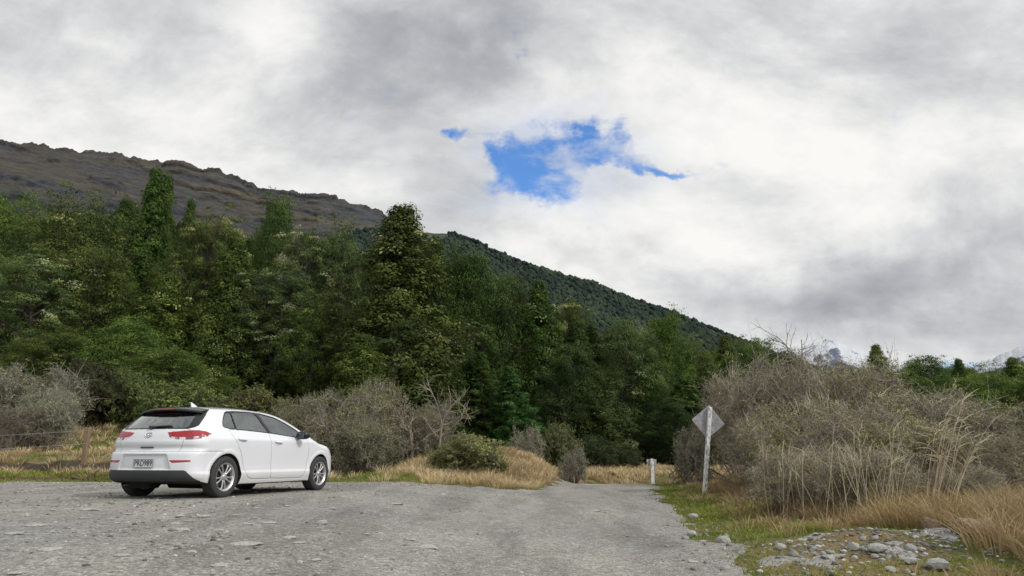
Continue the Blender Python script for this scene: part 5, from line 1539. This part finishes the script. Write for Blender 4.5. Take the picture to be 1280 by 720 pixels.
    def rearpt(y, z, off=.004):
        x = -.2; lo, hi = -.9, .3
        for _ in range(40):
            mid = (lo + hi) / 2
            if CF(np.array([mid]), np.array([y]), np.array([z]))[0] < 0: hi = mid
            else: lo = mid
        return np.array([lo - off, y, z])
    b = MB(); b.tube([rearpt(.02, 1.055, .01), rearpt(.02, 1.055, .045)], [.035, .028], 12)
    b.tube([rearpt(.02, 1.06, .035), rearpt(-.13, 1.075, .03), rearpt(-.30, 1.085, .018)], [.014, .011, .008], 6)
    b.tube([rearpt(y, 1.072 + .02 * abs(y + .12), .012) for y in np.linspace(.0, -.33, 8)], .010, 5)
    part(b, 'rear_wiper', 'plast', objs['tailgate'])
    # tailgate handle and badge
    b = MB(); c = rearpt(0, .757, .006); b.box(c, (.020, .24, .020), bev=.006); part(b, 'handle', 'plast', objs['tailgate'])
    b = MB(); t_ = np.linspace(0, 2 * np.pi, 33)
    ring = [rearpt(.062 * math.cos(a), .945 + .032 * math.sin(a), .006) for a in t_]
    b.tube(ring, .0065, 6, cap=False)
    for pts in ([(.030, .966), (.023, .945), (.017, .922)], [(-.017, .966), (-.023, .945), (-.030, .922)], [(.027, .939), (0, .946), (-.027, .951)]):
        b.tube([rearpt(y, z, .006) for y, z in pts], .0075, 6)
    part(b, 'badge', 'chrome', objs['tailgate'], True)
    def text_mesh(nm, s_, size, centre, mat, par, ext=.001, tilt=0.0, squash=1.0):
        cu = bpy.data.curves.new(nm, 'FONT'); cu.body = s_; cu.size = size; cu.align_x = 'CENTER'; cu.align_y = 'CENTER'; cu.extrude = ext; cu.offset = size * .012
        cu.space_character = 1.05
        to = bpy.data.objects.new(nm, cu); COL.objects.link(to)
        bpy.context.view_layer.update()
        me = bpy.data.meshes.new_from_object(to.evaluated_get(bpy.context.evaluated_depsgraph_get()))
        bpy.data.objects.remove(to)
        o = bpy.data.objects.new(nm, me); COL.objects.link(o); me.materials.clear(); me.materials.append(mat)
        o.parent = par; o.location = centre; o.scale = (squash, 1, 1)
        o.rotation_euler = (R_(90), 0, R_(-90)); return o
    # licence plate
    px = float(rearpt(0, .53, 0)[0]) - .010
    b = MB(); b.box((px, -.01, .525), (.010, .365, .125), bev=.004)
    pl = b.build('licence_plate', simple('plate_white', (.62, .63, .62), .4, var=.05), objs['rear_bumper'])
    b = MB()
    for (c_, s_) in (((0, .178), (.362, .006)), ((0, -.178), (0, 0))): pass
    for yy, zz, sy, sz in ((0, .0585, .36, .006), (0, -.0585, .36, .006), (.1785, 0, .006, .12), (-.1785, 0, .006, .12)):
        b.box((px - .006, -.01 + yy, .525 + zz), (.004, sy, sz))
    part(b, 'plate_rim', 'plast', pl)
    text_mesh('registration', 'PRD989', .118, (px - .0062, -.01, .525), simple('plate_ink', (.015, .016, .02), .5), pl, squash=.80)
    bp_ = rearpt(.47, .815, .004)
    text_mesh('model_badge', 'i30', .045, tuple(bp_), P_['chrome'], objs['tailgate'])
    # door handles, mirrors, seam of fuel flap
    for sg in (-1, 1):
        for (x0, z0, d) in ((.31, .897, 'rear_door'), (1.27, .872, 'front_door')):
            yv = .5
            lo, hi = .6, 1.0
            for _ in range(30):
                mid = (lo + hi) / 2
                if CF(np.array([x0]), np.array([mid]), np.array([z0]))[0] < 0: lo = mid
                else: hi = mid
            pts = [(x0 - .105 + .21 * t_, sg * (lo + .004 + .026 * math.sin(math.pi * t_) ** .5), z0 - .012 * t_) for t_ in np.linspace(0, 1, 9)]
            b = MB(); b.tube(pts, [.009, .012, .013, .013, .013, .013, .013, .012, .009], 8)
            h_ = part(b, 'handle', 'white', objs[d + ('' if sg < 0 else '_b')], True)
        # mirror
        V0 = ICO3[0].copy(); V0 = np.sign(V0) * np.abs(V0) ** .72
        mv = V0 * [.085, .115, .072]; mv[:, 0] += .03 * (V0[:, 1] * sg) * .5
        mv = mv + [1.86, sg * .985, 1.000]
        mo = mesh_obj('mirror', mv, ICO3[1], P_['black'], root, smooth=True)
        b = MB(); b.tube([(1.90, sg * .84, .955), (1.89, sg * .92, .965)], [.030, .026], 8); part(b, 'mirror_arm', 'plast', mo)
        b = MB(); b.box((1.777, sg * .985, 1.0), (.006, .13, .075), bev=.002); part(b, 'mirror_glass', 'glass_mirror', mo)
    # interior: floor, seats, dash
    b = MB(); b.box((1.0, 0, .36), (3.1, 1.50, .12), bev=.03); b.box((2.25, 0, .80), (.45, 1.42, .26), bev=.08); b.box((-.18, 0, .72), (.5, 1.35, .30), bev=.06)
    for sg in (-1, 1): b.box((1.0, sg * .79, .62), (2.4, .05, .60), bev=.02)
    part(b, 'cabin_trim', 'inner')
    def seat(x, y, w, hr):
        b = MB(); b.box((x + .18, y, .56), (.50, w, .16), bev=.05)
        Mt = Matrix.Rotation(R_(-17), 4, 'Y'); b.box((x - .12, y, .83), (.13, w, .60), Mt, bev=.05)
        s_ = part(b, 'seat', 'seat')
        for yy in hr:
            b = MB(); b.box((x - .22, y + yy, 1.19), (.09, .25, .17), Mt, bev=.035)
            b.tube([(x - .20, y + yy - .05, 1.04), (x - .22, y + yy - .05, 1.16)], .007, 6); b.tube([(x - .20, y + yy + .05, 1.04), (x - .22, y + yy + .05, 1.16)], .007, 6)
            part(b, 'headrest', 'seat', s_)
    seat(1.15, -.36, .50, (0,)); seat(1.15, .36, .50, (0,)); seat(.28, 0, 1.28, (-.40, .40))
    b = MB(); a_ = np.linspace(0, 2 * np.pi, 25); b.tube(np.stack([1.83 + .06 * np.sin(a_), -.36 + .18 * np.cos(a_), .93 + .17 * np.sin(a_)], 1), .013, 6, cap=False); part(b, 'steering_wheel', 'inner')
    # headlamp internals, front badge skipped behind the bonnet; sill strip
    return root
car()
# ---------------------------------------------------------------- sky, sun, camera
SUN_EL, SUN_ROT = 40.0, 118.0       # rotation measured clockwise from +Y
def sky():
    w = bpy.data.worlds.new('World'); SC.world = w; w.use_nodes = True
    m = N('', world=w); t = m.t
    st = m.n('ShaderNodeTexSky', sky_type='NISHITA'); st.sun_disc = False
    st.sun_elevation = R_(SUN_EL); st.sun_rotation = R_(SUN_ROT); st.air_density = 1.0; st.dust_density = .3; st.ozone_density = 2.5
    d = m.n('ShaderNodeTexCoord').outputs['Generated']
    s = m.n('ShaderNodeSeparateXYZ', {0: d})
    ay = m.math('MAXIMUM', m.math('ABSOLUTE', s.outputs[1]), .12)
    U = m.math('DIVIDE', s.outputs[0], ay); Vv = m.math('DIVIDE', s.outputs[2], ay)
    uv = m.n('ShaderNodeCombineXYZ', {0: U, 1: Vv, 2: m.math('MULTIPLY', m.math('LESS_THAN', s.outputs[1], 0.0), 7.0)}).outputs[0]
    # cloud deck: denser stretching toward the horizon
    dn = m.math('ADD', m.math('MAXIMUM', s.outputs[2], 0.0), .16)
    deck = m.n('ShaderNodeCombineXYZ', {0: m.math('DIVIDE', s.outputs[0], dn), 1: m.math('DIVIDE', s.outputs[1], dn), 2: 0.0}).outputs[0]
    n1 = m.noise(m.mapv(deck, (1, 1.15, 1), (3.1, 1.7, 0), (0, 0, .5)), 1.05, 6, .52, .35)
    n2 = m.noise(m.mapv(uv, (1, 1.5, 1), (1.3, 4.2, 0), (0, 0, .25)), 2.5, 9, .62, .25)
    n3 = m.noise(m.mapv(uv, (1, 1.4, 1), (8, 2, 0), (0, 0, .3)), 8.0, 9, .64, .3)
    warp = m.n('ShaderNodeTexNoise', {'Vector': uv, 'Scale': 5.0, 'Detail': 6.0, 'Roughness': .6})
    wv = m.n('ShaderNodeVectorMath', {0: warp.outputs['Color'], 1: (.5, .5, .5)}, operation='SUBTRACT').outputs[0]
    wv = m.n('ShaderNodeVectorMath', {0: wv, 3: .20}, operation='SCALE').outputs[0]
    uw = m.n('ShaderNodeVectorMath', {0: uv, 1: wv}, operation='ADD').outputs[0]
    sw = m.n('ShaderNodeSeparateXYZ', {0: uw})
    def blob(u, v, ru, rv, ang=0.0):
        p = pdir(u, v); cu, cv = p[0] / p[1], p[2] / p[1]
        q = pdir(u + ru, v); a = abs(q[0] / q[1] - cu)
        q = pdir(u, v + rv); b = abs(q[2] / q[1] - cv)
        du = m.math('SUBTRACT', sw.outputs[0], cu); dv = m.math('SUBTRACT', sw.outputs[1], cv)
        if ang:
            ca, sa = math.cos(R_(ang)), math.sin(R_(ang))
            x = m.math('ADD', m.math('MULTIPLY', du, ca), m.math('MULTIPLY', dv, sa))
            y = m.math('SUBTRACT', m.math('MULTIPLY', dv, ca), m.math('MULTIPLY', du, sa))
        else: x, y = du, dv
        e = m.math('ADD', m.math('POWER', m.math('DIVIDE', m.math('ABSOLUTE', x), a), 2.0), m.math('POWER', m.math('DIVIDE', m.math('ABSOLUTE', y), b), 2.0))
        return m.math('POWER', 2.71828, m.math('MULTIPLY', e, -1.0))
    lum = m.math('ADD', m.math('MULTIPLY', m.math('SUBTRACT', n1, .5), .55), m.math('MULTIPLY', m.math('SUBTRACT', n2, .5), 1.0))
    lum = m.math('ADD', lum, m.math('MULTIPLY', m.math('SUBTRACT', n3, .5), .36))
    lum = m.math('ADD', lum, BASE)
    for (u, v, ru, rv, ang, amp) in BLOBS:
        lum = m.math('MULTIPLY_ADD', blob(u, v, ru, rv, ang), amp, lum)
    lum = m.math('MAXIMUM', lum, .22); lum = m.math('MINIMUM', lum, .95)
    cc = m.ramp(lum, [(.20, (.25, .255, .28)), (.5, (.455, .47, .495)), (.7, (.67, .68, .69)), (.86, (.88, .875, .86)), (1, (1.0, .985, .955))])
    hole = None
    for (u, v, ru, rv, ang, amp) in HOLES:
        b = m.math('MULTIPLY', blob(u, v, ru, rv, ang), amp); hole = b if hole is None else m.math('ADD', hole, b)
    hn = m.noise(m.mapv(uv, (1, 1.5, 1), HLOC, rot=(0, 0, .2)), 7.5, 10, .62, .35)
    hole = m.math('ADD', hole, m.math('MULTIPLY', m.math('SUBTRACT', hn, .5), 2.3))
    hm = m.rng(hole, .30, 1.05)
    veil = m.noise(m.mapv(uv, (1, 1.5, 1), rot=(0, 0, .35)), 9.0, 8, .6, .25)
    hm = m.math('MULTIPLY', hm, m.rng(veil, .66, .42, .35, 1.0))
    far = m.math('ADD', blob(690, 190, 190, 120, 0), m.math('MULTIPLY', m.math('SUBTRACT', n3, .5), 1.6))
    hm = m.math('MAXIMUM', hm, m.rng(far, .45, 1.3, 0, .30))
    b1 = m.n('ShaderNodeBackground', {'Color': m.mix(1.0, st.outputs[0], (.66, .98, 1.32), 'MULTIPLY'), 'Strength': SKYS})
    sdv = (math.sin(R_(SUN_ROT)) * math.cos(R_(SUN_EL)), math.cos(R_(SUN_ROT)) * math.cos(R_(SUN_EL)), math.sin(R_(SUN_EL)))
    dt = m.n('ShaderNodeVectorMath', {0: d, 1: sdv}, operation='DOT_PRODUCT').outputs['Value']
    glow = m.math('ADD', m.math('MULTIPLY', m.rng(dt, .35, 1.0), .9), 1.0)  # clouds brightened round the out-of-view sun, added to lift the scene light
    b2 = m.n('ShaderNodeBackground', {'Color': cc, 'Strength': glow})
    mx = m.n('ShaderNodeMixShader', {0: hm}); t.links.new(b2.outputs[0], mx.inputs[1]); t.links.new(b1.outputs[0], mx.inputs[2])
    o = m.n('ShaderNodeOutputWorld'); t.links.new(mx.outputs[0], o.inputs[0])
    w.cycles.sampling_method = 'MANUAL'; w.cycles.sample_map_resolution = 512
HLOC = (3.1, 1.2, 0)
BASE = .735; SKYS = .15
BLOBS = [(60, 60, 120, 60, 0, .10), (90, 100, 90, 40, -15, .10), (350, 20, 70, 60, 0, .16), (480, 115, 230, 60, 10, -.20), (230, 130, 120, 50, 0, .04),
         (540, 40, 200, 50, 0, -.14), (250, 200, 260, 34, -8, .10), (560, 240, 90, 50, 0, -.10), (790, 110, 160, 90, 0, .16), (1000, 210, 260, 90, 10, .20),
         (1150, 60, 200, 70, 0, -.04), (820, 290, 180, 60, -15, .20), (640, 285, 60, 30, 0, .12), (1130, 350, 230, 42, 12, -.22), (1240, 300, 120, 60, 15, -.06), (930, 225, 70, 26, 0, -.13),
         (980, 370, 120, 40, 0, -.04), (1000, 420, 260, 24, 0, .08), (900, 20, 120, 50, 0, -.14), (180, 20, 160, 40, 0, -.08)]
HOLES = [(712, 172, 60, 34, 0, 1.15), (668, 232, 52, 26, 0, 1.1), (630, 200, 44, 22, 0, .6), (765, 188, 55, 18, 0, .8), (835, 205, 48, 8, 0, .8), (558, 182, 22, 9, 0, .95), (650, 52, 14, 6, -20, .55),
         (668, 308, 22, 7, 0, .5), (1205, 462, 70, 6, 0, 1.0), (640, 200, 40, 30, 0, .4), (610, 205, 24, 10, 0, .5), (740, 165, 40, 12, -20, .5), (905, 205, 30, 6, 0, .35)]
sky()
sl = bpy.data.lights.new('sun', 'SUN'); sl.energy = 2.0; sl.angle = R_(7); sl.color = (1, .965, .91)
so = bpy.data.objects.new('sun', sl); COL.objects.link(so)
sd_ = Vector((math.sin(R_(SUN_ROT)) * math.cos(R_(SUN_EL)), math.cos(R_(SUN_ROT)) * math.cos(R_(SUN_EL)), math.sin(R_(SUN_EL))))
so.rotation_euler = sd_.to_track_quat('Z', 'Y').to_euler()
cam = bpy.data.cameras.new('camera'); cam.sensor_width = 36; cam.lens = 36 * F / 1280; cam.clip_end = 30000; cam.clip_start = .05
co = bpy.data.objects.new('camera', cam); COL.objects.link(co); co.location = (0, 0, EYE); co.rotation_euler = (R_(90) + TH, 0, 0)
SC.camera = co
SC.view_settings.view_transform = 'Standard'; SC.view_settings.look = 'None'
SC.cycles.max_bounces = 6; SC.cycles.transparent_max_bounces = 12; SC.cycles.diffuse_bounces = 3
SC.cycles.use_denoising = True
